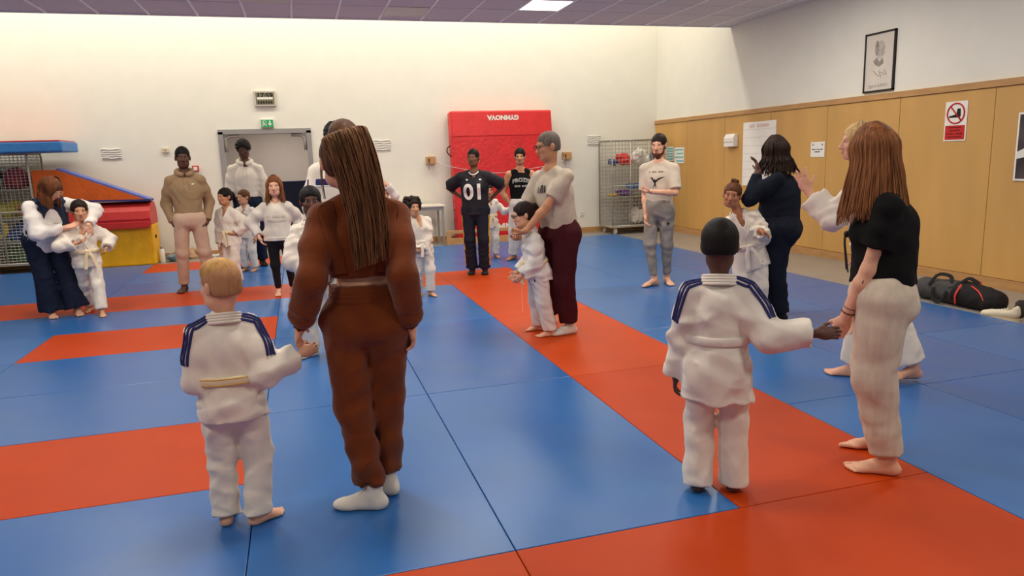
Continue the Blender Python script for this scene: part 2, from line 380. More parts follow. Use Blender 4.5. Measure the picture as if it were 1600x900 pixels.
def surface_nets(D, lo, vox):
    ins = D < 0
    nx, ny, nz = D.shape
    c = np.zeros((nx-1, ny-1, nz-1), np.int8)
    for i in (0, 1):
        for j in (0, 1):
            for k in (0, 1): c += ins[i:nx-1+i, j:ny-1+j, k:nz-1+k]
    I = np.nonzero((c > 0) & (c < 8)); I = np.stack(I, 1)
    idx = np.full(c.shape, -1, np.int32); idx[I[:, 0], I[:, 1], I[:, 2]] = np.arange(len(I))
    acc = np.zeros((len(I), 3)); cnt = np.zeros(len(I))
    cs = [(i, j, k) for i in (0, 1) for j in (0, 1) for k in (0, 1)]
    val = {q: D[I[:, 0]+q[0], I[:, 1]+q[1], I[:, 2]+q[2]] for q in cs}
    for q in cs:
        for a in range(3):
            if q[a] == 0:
                e = list(q); e[a] = 1; e = tuple(e); va, vb = val[q], val[e]; x = (va < 0) != (vb < 0)
                t = np.where(x, va/(va-vb+1e-12), 0)
                p = np.array(q, float)[None, :].repeat(len(I), 0); p[:, a] += t
                acc[x] += p[x]; cnt += x
    V = lo+vox*(I+acc/np.maximum(cnt, 1)[:, None])
    Fs = []
    for a in range(3):
        b, c2 = (a+1) % 3, (a+2) % 3
        sl0 = [slice(None)]*3; sl1 = [slice(None)]*3; sl0[a] = slice(0, -1); sl1[a] = slice(1, None)
        A = ins[tuple(sl0)]; B = ins[tuple(sl1)]
        E = np.stack(np.nonzero(A != B), 1)
        E = E[(E[:, b] > 0) & (E[:, c2] > 0) & (E[:, b] < D.shape[b]-1) & (E[:, c2] < D.shape[c2]-1)]
        if len(E) == 0: continue
        fl_ = A[E[:, 0], E[:, 1], E[:, 2]]
        def g(db, dc):
            q = E.copy(); q[:, b] += db; q[:, c2] += dc; return idx[q[:, 0], q[:, 1], q[:, 2]]
        Q = np.stack([g(-1, -1), g(0, -1), g(0, 0), g(-1, 0)], 1)
        Q[~fl_] = Q[~fl_][:, ::-1]
        Fs.append(Q)
    F = np.concatenate(Fs) if Fs else np.zeros((0, 4), int)
    F = F[(F >= 0).all(1)]
    return V, F
def np_mesh(name, V, F, m, parent=None, mats=None, fm=None):
    """fast mesh from quads, smooth shaded"""
    me = bpy.data.meshes.new(name); V = np.asarray(V, np.float32); F = np.asarray(F, np.int32)
    me.vertices.add(len(V)); me.vertices.foreach_set('co', V.ravel())
    me.loops.add(F.size); me.loops.foreach_set('vertex_index', F.ravel())
    me.polygons.add(len(F)); k = F.shape[1] if len(F) else 4
    me.polygons.foreach_set('loop_start', np.arange(0, F.size, k, dtype=np.int32))
    me.polygons.foreach_set('use_smooth', np.ones(len(F), bool))
    for mm in (mats or [m]): me.materials.append(mm)
    if fm is not None: me.polygons.foreach_set('material_index', np.asarray(fm, np.int32))
    me.update(calc_edges=True); me.validate()
    o = bpy.data.objects.new(name, me); COL.objects.link(o)
    if parent is not None: o.parent = parent
    return o
def join_vf(lst):
    V = []; F = []; n = 0
    for v, f in lst: V.append(v); F.append(f+n); n += len(v)
    return np.concatenate(V), np.concatenate(F)
def bvh_of(V, F): return BVHTree.FromPolygons([tuple(v) for v in V], [tuple(int(i) for i in f) for f in F])
def hit(b, o, d, far=0.6):
    """surface point met from inside along d, with its outward normal"""
    d = nrm(d); loc, n, i, t = b.ray_cast(Vector(o), Vector(d), far)
    if loc is None: return np.asarray(o, float)+d*0.12, d
    n = np.array(n)
    if n@d < 0: n = -n
    return np.array(loc), n
def ribbon(pts, nors, width, thick, closed=False, ridges=0):
    """flat band lying on a surface: cross-section with rounded rim; returns V,F"""
    P = [np.asarray(p) for p in pts]; K = len(P); V = []; F = []
    prof = [(-0.5, -1.0), (-0.5, 0.7), (-0.42, 1.0), (0.0, 1.1), (0.42, 1.0), (0.5, 0.7), (0.5, -1.0)]
    if ridges:
        prof = [(-0.5, -1.0), (-0.5, 0.6)]
        for i in range(ridges):
            a = -0.5+i/ridges; prof += [(a+0.15/ridges, 0.9), (a+0.5/ridges, 1.15), (a+0.85/ridges, 0.9), (a+1.0/ridges-1e-4, 0.5)]
        prof += [(0.5, -1.0)]
    m = len(prof)
    for i in range(K):
        a = P[(i-1) % K] if (closed or i > 0) else P[i]; b = P[(i+1) % K] if (closed or i < K-1) else P[i]
        t = nrm(b-a); n = nrm(nors[i]-t*(np.asarray(nors[i])@t)); w = np.cross(t, n)
        for (x, y) in prof: V.append(P[i]+w*x*width+n*thick*y)
    for i in range(K if closed else K-1):
        for j in range(m-1):
            F.append((i*m+j, i*m+j+1, ((i+1) % K)*m+j+1, ((i+1) % K)*m+j))
    return np.array(V), np.array(F, int)
def resample(pts, n):
    P = np.array(pts, float); k = len(P); Q = []
    for u in np.linspace(0, k-1, n):          # Catmull-Rom
        i = min(int(u), k-2); t = u-i; p0 = P[max(i-1, 0)]; p1 = P[i]; p2 = P[i+1]; p3 = P[min(i+2, k-1)]
        Q.append(0.5*((2*p1)+(-p0+p2)*t+(2*p0-5*p1+4*p2-p3)*t*t+(-p0+3*p1-3*p2+p3)*t**3))
    return np.array(Q)
def tubes(polys, r0, r1, n=5):
    """many strands in one part"""
    V = []; F = []; base = 0
    for P in polys:
        P = np.asarray(P, float); K = len(P); T = np.gradient(P, axis=0); T /= np.linalg.norm(T, axis=1)[:, None]+1e-9
        h = np.array([0.31, 0.95, 0.05]); e1 = np.cross(T, h); e1 /= np.linalg.norm(e1, axis=1)[:, None]+1e-9; e2 = np.cross(T, e1)
        rr = (r0+(r1-r0)*np.linspace(0, 1, K)**1.5)[:, None, None]; an = 2*np.pi*np.arange(n)/n
        R = P[:, None, :]+rr*(np.cos(an)[None, :, None]*e1[:, None, :]+np.sin(an)[None, :, None]*e2[:, None, :])
        V.append(R.reshape(-1, 3)); ii = np.arange(K-1)[:, None]*n; j = np.arange(n)[None, :]
        q = np.stack([ii+j, ii+(j+1) % n, ii+n+(j+1) % n, ii+n+j], 2).reshape(-1, 4); F.append(q+base); base += K*n
    return np.concatenate(V), np.concatenate(F)

# ------------------------------------------------------------------ people
Zv = np.array([0, 0, 1.0])
SKIN = {}
def skin(name, rgb):
    SKIN[name] = mat('skin_'+name, rgb, 0.55, 0.05, 18, 0.1, 300, 0.35); return SKIN[name]
skin('light', (226, 172, 142)); skin('rosy', (220, 164, 138)); skin('tan', (196, 140, 104)); skin('olive', (206, 152, 116)); skin('brown', (124, 80, 58)); skin('deep', (92, 60, 46)); skin('mid', (176, 118, 84))
M_EYE = mat('eye_white', (196, 186, 178), 0.3, 0.0); M_IRIS = mat('iris', (38, 24, 18), 0.2, 0.0)
M_LIP = {k: mat('lip_'+k, c, 0.5, 0.02) for k, c in dict(light=(186, 104, 92), rosy=(184, 100, 92), tan=(150, 88, 72), olive=(162, 94, 78), brown=(98, 56, 48), deep=(70, 42, 38), mid=(136, 78, 64)).items()}
M_GI = mat('judo_cotton', (232, 222, 208), 0.85, 0.02, 14, 0.5, 420, 0.15, sheen=0.15, bdist=0.002, wr=0.5)
M_GI2 = mat('judo_cotton_cool', (228, 222, 214), 0.85, 0.02, 14, 0.5, 420, 0.15, sheen=0.15, bdist=0.002, wr=0.5)
M_BELT = mat('cream_belt', (232, 212, 176), 0.8, 0.02, 20, 0.4, 300)
M_YEL = mat('yellow_stitch', (214, 168, 70), 0.8, 0.02)
M_NAVY = mat('navy_stripe', (36, 38, 92), 0.8, 0.02)
M_STITCH = mat('seam_thread', (200, 188, 170), 0.8, 0.02)
class Person:
    def __init__(s, label, at, H, a=0.0, sk='light', kid=False, w=1.0, dp=1.0, fat=1.0, hips=1.0, bust=0.0, belly=0.0, lean=(0, 0), poff=(0, 0, 0), head=(0, 0, 0), hoff=(0, 0, 0), hl=None, hr=None, el=None, er=None, fl=None, fr=None, fla=None, fra=None, hdl=None, hdr=None, tl=None, tr=None, cl=0.35, cr=0.35, spl=0.0, spr=0.0, barefoot=(True, True), shrug=0.0, twist=0.0, vox=0.009, hh=None, face=True, neck=1.0, group=None, knee=1.0, heel=(0.0, 0.0)):
        s.B = np.array([*(ground(*at[1:])[:2] if at[0] == 'px' else at[1:]), 0.0]); s.H = H; s.kid = kid; s.s = H/1.70; s.sk = sk; s.vox = vox
        s.hh = hh or (0.132*H if not kid else 0.075*H+0.112); s.hs = s.hh/0.227
        c = CAM-s.B; c[2] = 0; s.c = nrm(c); s.rr = np.cross(Zv, s.c)
        s.F = s.dirv(a); s.a = a; s.L = np.cross(Zv, s.F)
        s.e = empty('person', tuple(s.B), label, 'person', group)
        sc = s.s; pz = (0.525 if not kid else 0.50)*H; shz = (0.818 if not kid else 0.785)*H
        s.pel = s.v(poff[0], poff[1], pz+poff[2]); s.TL = shz-pz
        ll, lf = lean; s.T = nrm(s.L*ll+s.F*lf+Zv*math.sqrt(max(0.01, s.TL**2-ll*ll-lf*lf)))
        s.NB = s.pel+s.T*s.TL
        ct, st = math.cos(math.radians(twist)), math.sin(math.radians(twist))
        Lt = s.L*ct-s.F*st; Lt = nrm(Lt-s.T*(Lt@s.T)); s.Lt = Lt; s.Ft = np.cross(Lt, s.T)   # torso frame
        s.Mt = np.array([s.Lt, s.Ft, s.T])
        s.w = w; s.dp = dp; s.fat = fat; s.hips = hips; s.bust = bust; s.belly = belly
        sw = (0.094 if not kid else 0.090)*H*w
        s.sh = {1: s.NB+Lt*sw-s.T*(0.040*H-shrug), -1: s.NB-Lt*sw-s.T*(0.040*H-shrug)}
        # head
        hy, hpit, ht = [math.radians(x) for x in head]
        Fh = s.F*math.cos(hy)+s.L*math.sin(hy); Lh = np.cross(Zv, Fh)
        Fh2 = Fh*math.cos(hpit)+Zv*math.sin(hpit); Uh = np.cross(Fh2, Lh)
        s.Lh = Lh*math.cos(ht)+Uh*math.sin(ht); s.Uh = np.cross(s.Lh, -Fh2)*1.0; s.Uh = nrm(np.cross(Fh2, s.Lh)); s.Fh = Fh2
        up = nrm(s.T*0.55+Zv*0.45)
        s.HO = s.NB+up*((H-0.115*s.hs)-shz)+s.F*0.012*sc+s.v(*hoff)
        s.Mh = np.array([s.Lh, s.Fh, s.Uh])
        # legs
        hw = 0.052*H*hips; s.hip = {1: s.pel+s.L*hw-Zv*0.012*H, -1: s.pel-s.L*hw-Zv*0.012*H}
        s.an = {}; s.kn = {}; s.fd = {}
        for sd, f, fa, hz in ((1, fl, fla, heel[0]), (-1, fr, fra, heel[1])):
            if f is None: p = s.v(sd*0.062*H*hips, 0, 0)
            elif f[0] == 'px': p = ground(f[1], f[2])-s.B
            else: p = s.v(f[0], f[1], 0)
            fd = s.dirv(fa) if fa is not None else nrm(s.F+s.L*sd*0.18); s.fd[sd] = fd
            A = np.array([p[0], p[1], 0.048*H+hz]); s.an[sd] = A
            l1 = l2 = (pz-0.012*H-0.048*H)*0.505
            hip = s.hip[sd]; D = np.linalg.norm(A-hip)
            s.kn[sd] = s.ik(hip, A, l1*max(1, D/(2*l1)+1e-3), l2*max(1, D/(2*l1)+1e-3), nrm(fd+s.F+sd*s.L*0.1)*knee)
        # arms
        s.wr = {}; s.elb = {}; s.hd = {}; s.th = {}; s.curl = {1: cl, -1: cr}; s.spread = {1: spl, -1: spr}
        ua, fa_ = 0.168*H, 0.150*H
        for sd, h, eh, hd, th in ((1, hl, el, hdl, tl), (-1, hr, er, hdr, tr)):
            S = s.sh[sd]
            if h is None: Wt = S+s.Lt*sd*0.040*H+s.Ft*0.03*H-Zv*(ua+fa_)*0.975
            elif h[0] == 'px': Wt = s.px(*h[1:])
            else: Wt = s.v(*h)
            D = np.linalg.norm(Wt-S); mx = (ua+fa_)*0.998
            if D > mx*1.06: Wt = S+(Wt-S)/D*mx*1.06; D = mx*1.06
            f_ = max(1.0, D/mx)
            hint = s.v(*eh) if eh is not None else (-s.Ft*0.8+s.Lt*sd*0.5)
            s.elb[sd] = s.ik(S, Wt, ua*f_, fa_*f_, nrm(hint)); s.wr[sd] = Wt
            s.hd[sd] = nrm(s.v(*hd)) if hd is not None else nrm(nrm(Wt-s.elb[sd])+np.array([0, 0, -0.05]))
            s.th[sd] = s.v(*th) if th is not None else s.Ft
        s.bare = barefoot; s.face = face; s.neckr = neck
        s.parts = {}; s.armcov = True
    def dirv(s, a):
        a = math.radians(a); return s.c*math.cos(a)+s.rr*math.sin(a)
    def v(s, l, f, z): return s.L*l+s.F*f+Zv*z
    def px(s, x, y, d=0.0):
        D = ray_dir(x, y); P0 = s.B+s.c*d; t = ((P0-CAM)@s.c)/(D@s.c); return CAM+t*D-s.B
    def ik(s, A, B, l1, l2, hint):
        d = B-A; D = np.linalg.norm(d); u = d/(D+1e-9); D = min(D, l1+l2-1e-4)
        x = (l1*l1-l2*l2+D*D)/(2*D); y = math.sqrt(max(0, l1*l1-x*x)); h = hint-u*(hint@u); return A+u*x+nrm(h)*y
    def at(s, u, l=0.0, f=0.0): return s.pel+s.T*u*s.TL+s.Lt*l+s.Ft*f
    def hp(s, l, f, u): return s.HO+(s.Lh*l+s.Fh*f+s.Uh*u)*s.hs
    # ---------------- anatomy
    def torso(s, S, e=0.0, k=0.03):
        c = s.s; w, d = s.w, s.dp
        S.ell(s.at(0.66, 0, 0.002*c), (0.150*w*c+e, 0.098*d*c+e, 0.17*c+e*0.5), s.Mt, k)
        S.ell(s.at(0.28, 0, 0.004*c+s.belly*0.4), (0.128*w*c+e, (0.090*d)*c+e+s.belly*0.6, 0.15*c+e*0.3), s.Mt, k)
        S.ell(s.at(-0.02), (0.146*w*s.hips*c+e, 0.102*d*c+e, 0.115*c+e*0.3), s.Mt, k)
        for sd in (1, -1):
            S.ell(s.at(-0.10, sd*0.062*c*s.hips, -0.048*d*c), (0.080*c*s.hips+e, 0.075*c*d+e, 0.09*c+e*0.3), s.Mt, k)
            S.cone(s.NB+s.T*0.012*c, s.sh[sd]*0.93+s.NB*0.07, 0.048*c+e*0.5, 0.046*c+e, k)
            if s.bust: S.ell(s.at(0.60, sd*0.072*c, 0.085*c*d), (0.058*c*s.bust+e, 0.055*c*s.bust+e, 0.062*c*s.bust+e*0.4), s.Mt, 0.04)
    def build_body(s, arms=True, forearm=True, feet=True, hands=(True, True), shrink=0.0):
        c = s.s; f = s.fat; S = SDF(); s.torso(S, -shrink)
        for sd in (1, -1):
            S.chain([s.sh[sd], s.elb[sd]], [0.046*c*f-shrink, 0.037*c*f-shrink*0.5], 0.03)
            m = s.elb[sd]*0.7+s.wr[sd]*0.3
            S.chain([s.elb[sd], m, s.wr[sd]], [0.037*c*f-shrink*0.4, 0.039*c*f-shrink*0.4, 0.0255*c*(0.5+0.5*f)], 0.02)
            S.chain([s.hip[sd], s.kn[sd]], [0.080*c*f-shrink, 0.052*c*f-shrink*0.5], 0.03)
            m = s.kn[sd]*0.68+s.an[sd]*0.32
            S.chain([s.kn[sd], m, s.an[sd]], [0.050*c*f-shrink*0.3, 0.052*c*f-shrink*0.3, 0.032*c], 0.02)
        S.cone(s.NB+s.T*0.004*c, s.hp(0, -0.022, -0.045), 0.048*c*s.neckr, 0.048*s.hs*s.neckr, 0.025)
        parts = [S.mesh(s.vox*1.3)]
        parts.append(s.head_sdf().mesh(0.0055 if s.vox < 0.0085 else 0.0068))
        for sd, on in ((1, hands[0]), (-1, hands[1])):
            if on: parts.append(s.hand_sdf(sd).mesh(0.004 if s.vox < 0.008 else 0.0055))
        for sd, on in ((1, s.bare[0]), (-1, s.bare[1])):
            if feet and on: parts.append(s.foot_sdf(sd).mesh(0.005 if s.vox < 0.008 else 0.0065))
        V, F = join_vf(parts)
        s.parts['body'] = np_mesh('body', V, F, SKIN[s.sk], s.e)
        if s.face: s.face_parts()
        return s
    def head_sdf(s):
        S = SDF(); h = s.hs; M = s.Mh; p = s.hp
        def E(c, r, k=0.02, op='u'): S.ell(p(*c), np.array(r)*h, M, k*h, op)
        E((0, -0.012, 0.030), (0.074, 0.094, 0.085)); E((0, 0.020, -0.035), (0.060, 0.070, 0.080), 0.03)
        E((0, 0.060, -0.092), (0.028, 0.022, 0.020), 0.04); E((0.03, 0.02, -0.075), (0.03, 0.045, 0.03), 0.03); E((-0.03, 0.02, -0.075), (0.03, 0.045, 0.03), 0.03)
        for q in (1, -1):
            E((q*0.038, 0.062, -0.028), (0.022, 0.020, 0.020), 0.02)
            E((q*0.032, 0.098, 0.004), (0.018, 0.016, 0.012), 0.014, 's')
            E((q*0.011, 0.098, -0.040), (0.009, 0.009, 0.008), 0.008)
            E((q*0.077, -0.008, -0.012), (0.008, 0.019, 0.031), 0.008); E((q*0.083, -0.012, -0.006), (0.006, 0.014, 0.024), 0.006)
        S.cone(p(0, 0.084, 0.008), p(0, 0.106, -0.034), 0.008*h, 0.0125*h, 0.012*h)
        S.cone(p(-0.036, 0.074, 0.022), p(0.036, 0.074, 0.022), 0.011*h, 0.011*h, 0.02*h)
        E((0, 0.089, -0.062), (0.021, 0.009, 0.006), 0.006); E((0, 0.087, -0.073), (0.018, 0.009, 0.007), 0.006)
        S.cone(p(0, -0.024, -0.04), s.NB+s.T*0.004*s.s, 0.049*h*s.neckr, 0.0485*s.s*s.neckr, 0.03*h)
        return S
    def face_parts(s):
        h = s.hs; V = []; F = []; fm = []
        def ball(c, r, M, m, nu=10, nv=7):
            b = len(V)
            for i in range(nv+1):
                th = math.pi*i/nv
                for j in range(nu):
                    ph = 2*math.pi*j/nu; q = np.array([r[0]*math.sin(th)*math.cos(ph), r[1]*math.cos(th), r[2]*math.sin(th)*math.sin(ph)])*h; V.append(c+M.T@q)
            for i in range(nv):
                for j in range(nu): F.append((b+i*nu+j, b+i*nu+(j+1) % nu, b+(i+1)*nu+(j+1) % nu, b+(i+1)*nu+j)); fm.append(m)
        for q in (1, -1):
            del V[:], F[:], fm[:]
            ball(s.hp(q*0.032, 0.0745, 0.004), (0.0130, 0.0125, 0.0068), s.Mh, 0); ball(s.hp(q*0.032, 0.0855, 0.004), (0.0064, 0.003, 0.0062), s.Mh, 1)
            np_mesh('eye', V, F, None, s.e, [M_EYE, M_IRIS], fm)
        V2 = []; F2 = []
        V, F, fm = V2, F2, []
        def ball2(c, r, n=8, m_=5):
            b = len(V2)
            for i in range(m_+1):
                th = math.pi*i/m_
                for j in range(n):
                    ph = 2*math.pi*j/n; q = np.array([r[0]*math.cos(th), r[1]*math.sin(th)*math.cos(ph), r[2]*math.sin(th)*math.sin(ph)])*h; V2.append(c+s.Mh.T@q)
            for i in range(m_):
                for j in range(n): F2.append((b+i*n+j, b+i*n+(j+1) % n, b+(i+1)*n+(j+1) % n, b+(i+1)*n+j))
        ball2(s.hp(0, 0.0915, -0.0625), (0.022, 0.007, 0.0045)); ball2(s.hp(0, 0.0905, -0.0715), (0.019, 0.0075, 0.006))
        np_mesh('lips', V2, F2, M_LIP[s.sk], s.e)
    def brows(s, m, thick=1.0):
        for q in (1, -1):
            V, F = tubes([resample([s.hp(q*0.013, 0.0835, 0.021), s.hp(q*0.03, 0.082, 0.027), s.hp(q*0.05, 0.068, 0.019)], 7)], 0.0045*s.hs*thick, 0.0025*s.hs*thick, 5); np_mesh('eyebrow', V, F, m, s.e)
        return s
    def hand_sdf(s, sd):
        S = SDF(); z = s.H*0.105/0.18*(1.0 if not s.kid else 1.02)
        d = s.hd[sd]; t = s.th[sd]; t = nrm(t-d*(t@d)); n = np.cross(t, d)*(-1 if sd == 1 else 1); cu = s.curl[sd]; sp = s.spread[sd]
        W = s.wr[sd]; M = np.array([d, t, n])
        q = lambda a, b, c: W+(d*a+t*b+n*c)*z
        S.cone(W-nrm(s.wr[sd]-s.elb[sd])*0.035, W+d*0.02*z, 0.0265*s.s*(0.5+0.5*s.fat), 0.024*z, 0.01)
        S.ell(q(0.050, 0, 0), np.array((0.048, 0.040, 0.0155))*z, M, 0.015*z); S.ell(q(0.035, 0.022, 0.006), np.array((0.03, 0.018, 0.015))*z, M, 0.012*z)
        for i, (o, ln) in enumerate(((0.029, 0.068), (0.010, 0.077), (-0.009, 0.071), (-0.026, 0.055))):
            p = q(0.086-abs(i-1)*0.004, o, 0); ang = 0.12+cu*0.5; dd = nrm(d+t*o*(2.0+sp*12))
            for j, fr in enumerate((0.45, 0.32, 0.27)):
                d2 = dd*math.cos(ang)+n*math.sin(ang); p2 = p+d2*ln*fr*z; S.cone(p, p2, (0.0092-0.001*j)*z, (0.0085-0.001*j)*z, 0.003); p = p2; ang += cu*(1.1 if j == 0 else 0.8)
        p = q(0.028, 0.030, 0.006); dd = nrm(d*0.75+t*(0.6+sp*0.4)+n*(0.25+cu*0.5))
        for j, ln in enumerate((0.036, 0.03)):
            p2 = p+dd*ln*z; S.cone(p, p2, (0.0115-0.002*j)*z, (0.0098-0.002*j)*z, 0.005); p = p2; dd = nrm(dd+d*0.35-t*0.25*cu)
        return S
    def foot_sdf(s, sd, sock=0.0, toes=True):
        S = SDF(); z = s.H*0.152/0.26; d = s.fd[sd]; l = np.cross(Zv, d)*sd; A = s.an[sd]; e = sock   # l points to the outer side
        hz = A[2]-0.048*s.H; G = np.array([A[0], A[1], hz]); pit = hz*1.6
        q = lambda a, b, c: G+(d*a+l*b+Zv*c)*z-Zv*max(0, min(hz, pit*(a+0.02)))
        S.cone(q(-0.008, 0, 0.125), q(-0.012, 0, 0.06), 0.033*z+e, 0.034*z+e, 0.02)
        S.ell(q(-0.034, 0, 0.029), np.array((0.036, 0.031, 0.03))*z+e, np.array([d, l, Zv]), 0.025)
        S.cone(q(0.0, 0, 0.062), q(0.10, -0.008, 0.026), 0.034*z+e, 0.024*z+e, 0.02)
        S.cone(q(-0.02, 0.006, 0.026), q(0.10, 0.012, 0.02), 0.028*z+e, 0.022*z+e, 0.02)
        S.ell(q(0.115, -0.004, 0.019), np.array((0.04, 0.046, 0.018))*z+e, np.array([d, l, Zv]), 0.02)
        if toes:
            for i, (o, a0, ln, r) in enumerate(((-0.034, 0.145, 0.036, 0.0135), (-0.012, 0.148, 0.032, 0.0095), (0.006, 0.143, 0.028, 0.009), (0.022, 0.134, 0.025, 0.0085), (0.036, 0.122, 0.022, 0.008))):
                S.cone(q(a0-0.015, o, r+0.006), q(a0+ln, o*0.98, r), r*z+e, r*z*0.92+e, 0.004)
        else: S.ell(q(0.145, -0.006, 0.017), np.array((0.038, 0.04, 0.016))*z+e, np.array([d, l, Zv]), 0.02)
        S.cut(G+Zv*0.002 if hz < 0.01 else G-Zv*5, -Zv, 0.002)
        return S
    # ---------------- clothes
    def garment(s, name, S, m, fold=0.004, wl=0.11, crease=0.5, seed=None, vox=None, keep=None, aniso=(1, 1, 1)):
        V, F = S.mesh(vox or s.vox, fold*1.5, seed if seed is not None else int(abs(s.B[0]*977+s.B[1]*131)*10) % 9999, wl, crease, aniso)
        o = np_mesh(name, V, F, m, s.e); s.parts[name] = o
        if keep: setattr(s, keep, bvh_of(V, F))
        return o
    def sleeves(s, S, length, r0, r1, r2, k=0.03, cuff=True):
        """length 0..2: 1 = elbow, 2 = wrist"""
        for sd in (1, -1):
            Ln = length[0 if sd == 1 else 1] if isinstance(length, tuple) else length
            A, E_, W = s.sh[sd], s.elb[sd], s.wr[sd]
            if Ln <= 1:
                b = A+(E_-A)*Ln; S.cone(A, b, r0*0.88, r0+(r1-r0)*Ln, k, f1=True)
            else:
                b = E_+(W-E_)*(Ln-1); S.cone(A, A+(E_-A)*0.45, r0*0.86, r0, k); S.cone(A+(E_-A)*0.45, E_, r0, r1, k); S.cone(E_, b, r1, r2, k, f1=True)
                S.cone(b-nrm(W-E_)*0.004, b+nrm(W-E_)*0.05, r2*0.52, r2*0.52, 0.002, op='s')
    def trousers(s, m, r=(0.10, 0.075, 0.075), hem=0.97, waist=0.14, fold=0.005, wl=0.10, name='trousers', cuff=None, crease=0.5, e=0.014, k=0.03, seed=None, pool=0.0, vox=None):
        c = s.s; S = SDF()
        S.ell(s.at(-0.02), (0.146*s.w*s.hips*c+e, 0.102*s.dp*c+e+s.belly*0.3, 0.13*c), s.Mt, k)
        S.cone(s.at(0.0), s.at(waist+0.1), 0.135*s.w*s.hips*c+e, 0.122*s.w*c+e, k, sq=(s.Ft, 0.74))
        for sd in (1, -1):
            S.ell(s.at(-0.10, sd*0.062*c*s.hips, -0.046*s.dp*c), (0.080*c*s.hips+e, 0.073*c*s.dp+e, 0.10*c), s.Mt, k)
            hp_, kn, an = s.hip[sd], s.kn[sd], s.an[sd]; b = kn+(an-kn)*hem
            S.cone(hp_, kn, r[0]*c, r[1]*c, k); 
            if pool: S.cone(kn, b, r[1]*c, r[2]*c, k, f1=True); S.ell(b+Zv*0.02*c+s.fd[sd]*0.01, (r[2]*c*1.12, r[2]*c*1.12, 0.035*c), None, 0.03)
            else: S.cone(kn, b, r[1]*c, r[2]*c, k, f1=True)
            if cuff: S.cone(b-nrm(an-kn)*0.05*c, b+nrm(an-kn)*0.012, r[2]*c*cuff, r[2]*c*cuff, 0.006, f1=True)
        S.cut(s.at(waist), s.T)
        return s.garment(name, S, m, fold, wl, crease, seed=seed, keep='bt', vox=vox)
    def top(s, m, hem=-0.05, sleeve=2.0, e=0.012, rs=(0.062, 0.055, 0.04), rhem=None, fold=0.004, wl=0.10, name='top', neck=0.062, vneck=0.0, crease=0.5, snug=False, hemband=0.0, extra=None, vox=None, aniso=(1, 1, 1)):
        c = s.s; S = SDF(); s.torso(S, e) if snug else None
        if not snug:
            S.ell(s.at(0.61), (0.146*s.w*c+e, 0.100*s.dp*c+e, 0.17*c+e*0.5), s.Mt, 0.03)
            rh = rhem or (0.150*s.w*max(1, s.hips*0.97)*c+e)
            S.cone(s.at(0.60), s.at(hem), 0.147*s.w*c+e, rh, 0.03, sq=(s.Ft, 0.70*s.dp), f1=True)
            if s.belly: S.ell(s.at(0.25, 0, s.belly*0.8), (0.12*s.w*c+e, 0.09*c+e, 0.16*c), s.Mt, 0.05)
            for sd in (1, -1):
                S.cone(s.NB+s.T*0.008*c, s.sh[sd]*0.95+s.NB*0.05, 0.046*c+e*0.3, 0.045*c+e*0.7, 0.025)
                if s.bust: S.ell(s.at(0.60, sd*0.072*c, 0.085*c*s.dp), (0.06*c*s.bust+e, 0.055*c*s.bust+e, 0.062*c*s.bust+e), s.Mt, 0.04)
        S.cut(s.at(hem), -s.T)
        if sleeve and (not isinstance(sleeve, tuple) or max(sleeve) > 0): s.sleeves(S, sleeve, rs[0]*c, rs[1]*c, rs[2]*c)
        if extra: extra(S)
        S.ell(s.NB+s.T*0.035*c+s.Ft*0.012*c, (neck*c, neck*c, 0.05*c), s.Mt, 0.008, 's')
        if vneck: S.ell(s.NB-s.T*vneck*0.3*c+s.Ft*0.085*c*s.dp, (0.045*c, 0.05*c, vneck*c), s.Mt, 0.008, 's')
        return s.garment(name, S, m, fold, wl, crease, keep='bj', vox=vox, aniso=aniso)
    def gi(s, m=None, hem=-0.32, belt_u=0.27, sleeve=1.9, rs=(0.074, 0.072, 0.078), rw=None, belt=None, stripes=False, fold=0.006, e=0.018, tails=True, lapel=True, yellow=False, rhem=0.165, trousers=True, r=(0.105, 0.085, 0.082), them=0.98, waist=0.13, pool=0.0, front=1, seed=None, vneck=0.13, label_patch=False, crease=0.6):
        m = m or M_GI; c = s.s; S = SDF(); rw = rw or 0.135
        if trousers: s.trousers(m, r, hem=them, fold=0.0055, wl=0.085, crease=0.6, e=0.012, pool=pool)
        S.ell(s.at(0.62), (0.146*s.w*c+e, 0.102*s.dp*c+e, 0.16*c+e*0.5), s.Mt, 0.03)
        S.cone(s.at(0.62), s.at(belt_u), 0.152*s.w*c+e, rw*s.w*c+e, 0.03, sq=(s.Ft, 0.72*s.dp))
        S.cone(s.at(belt_u), s.at(hem), rw*s.w*c+e, rhem*s.w*c+e, 0.02, sq=(s.Ft, 0.76*s.dp), f1=True)
        for sd in (1, -1): S.ell(s.at(-0.12, sd*0.058*c*s.hips, -0.050*s.dp*c), (0.088*c*s.hips+e, 0.082*c*s.dp+e, 0.14*c), s.Mt, 0.05)
        for sd in (1, -1): S.cone(s.NB+s.T*0.008*c, s.sh[sd]*0.95+s.NB*0.05, 0.048*c+e*0.6, 0.048*c+e*0.7, 0.025)
        S.cut(s.at(hem), -s.T)
        s.sleeves(S, sleeve, rs[0]*c, rs[1]*c, rs[2]*c)
        S.ell(s.NB+s.T*0.05*c+s.Ft*0.045*c, (0.056*c, 0.062*c, 0.045*c), s.Mt, 0.008, 's')
        if vneck: S.ell(s.NB-s.T*vneck*0.25*c+s.Ft*0.095*c*s.dp, (0.042*c, 0.055*c, vneck*c), s.Mt, 0.008, 's')
        s.garment('jacket', S, m, fold, 0.078, crease, keep='bj', seed=seed)
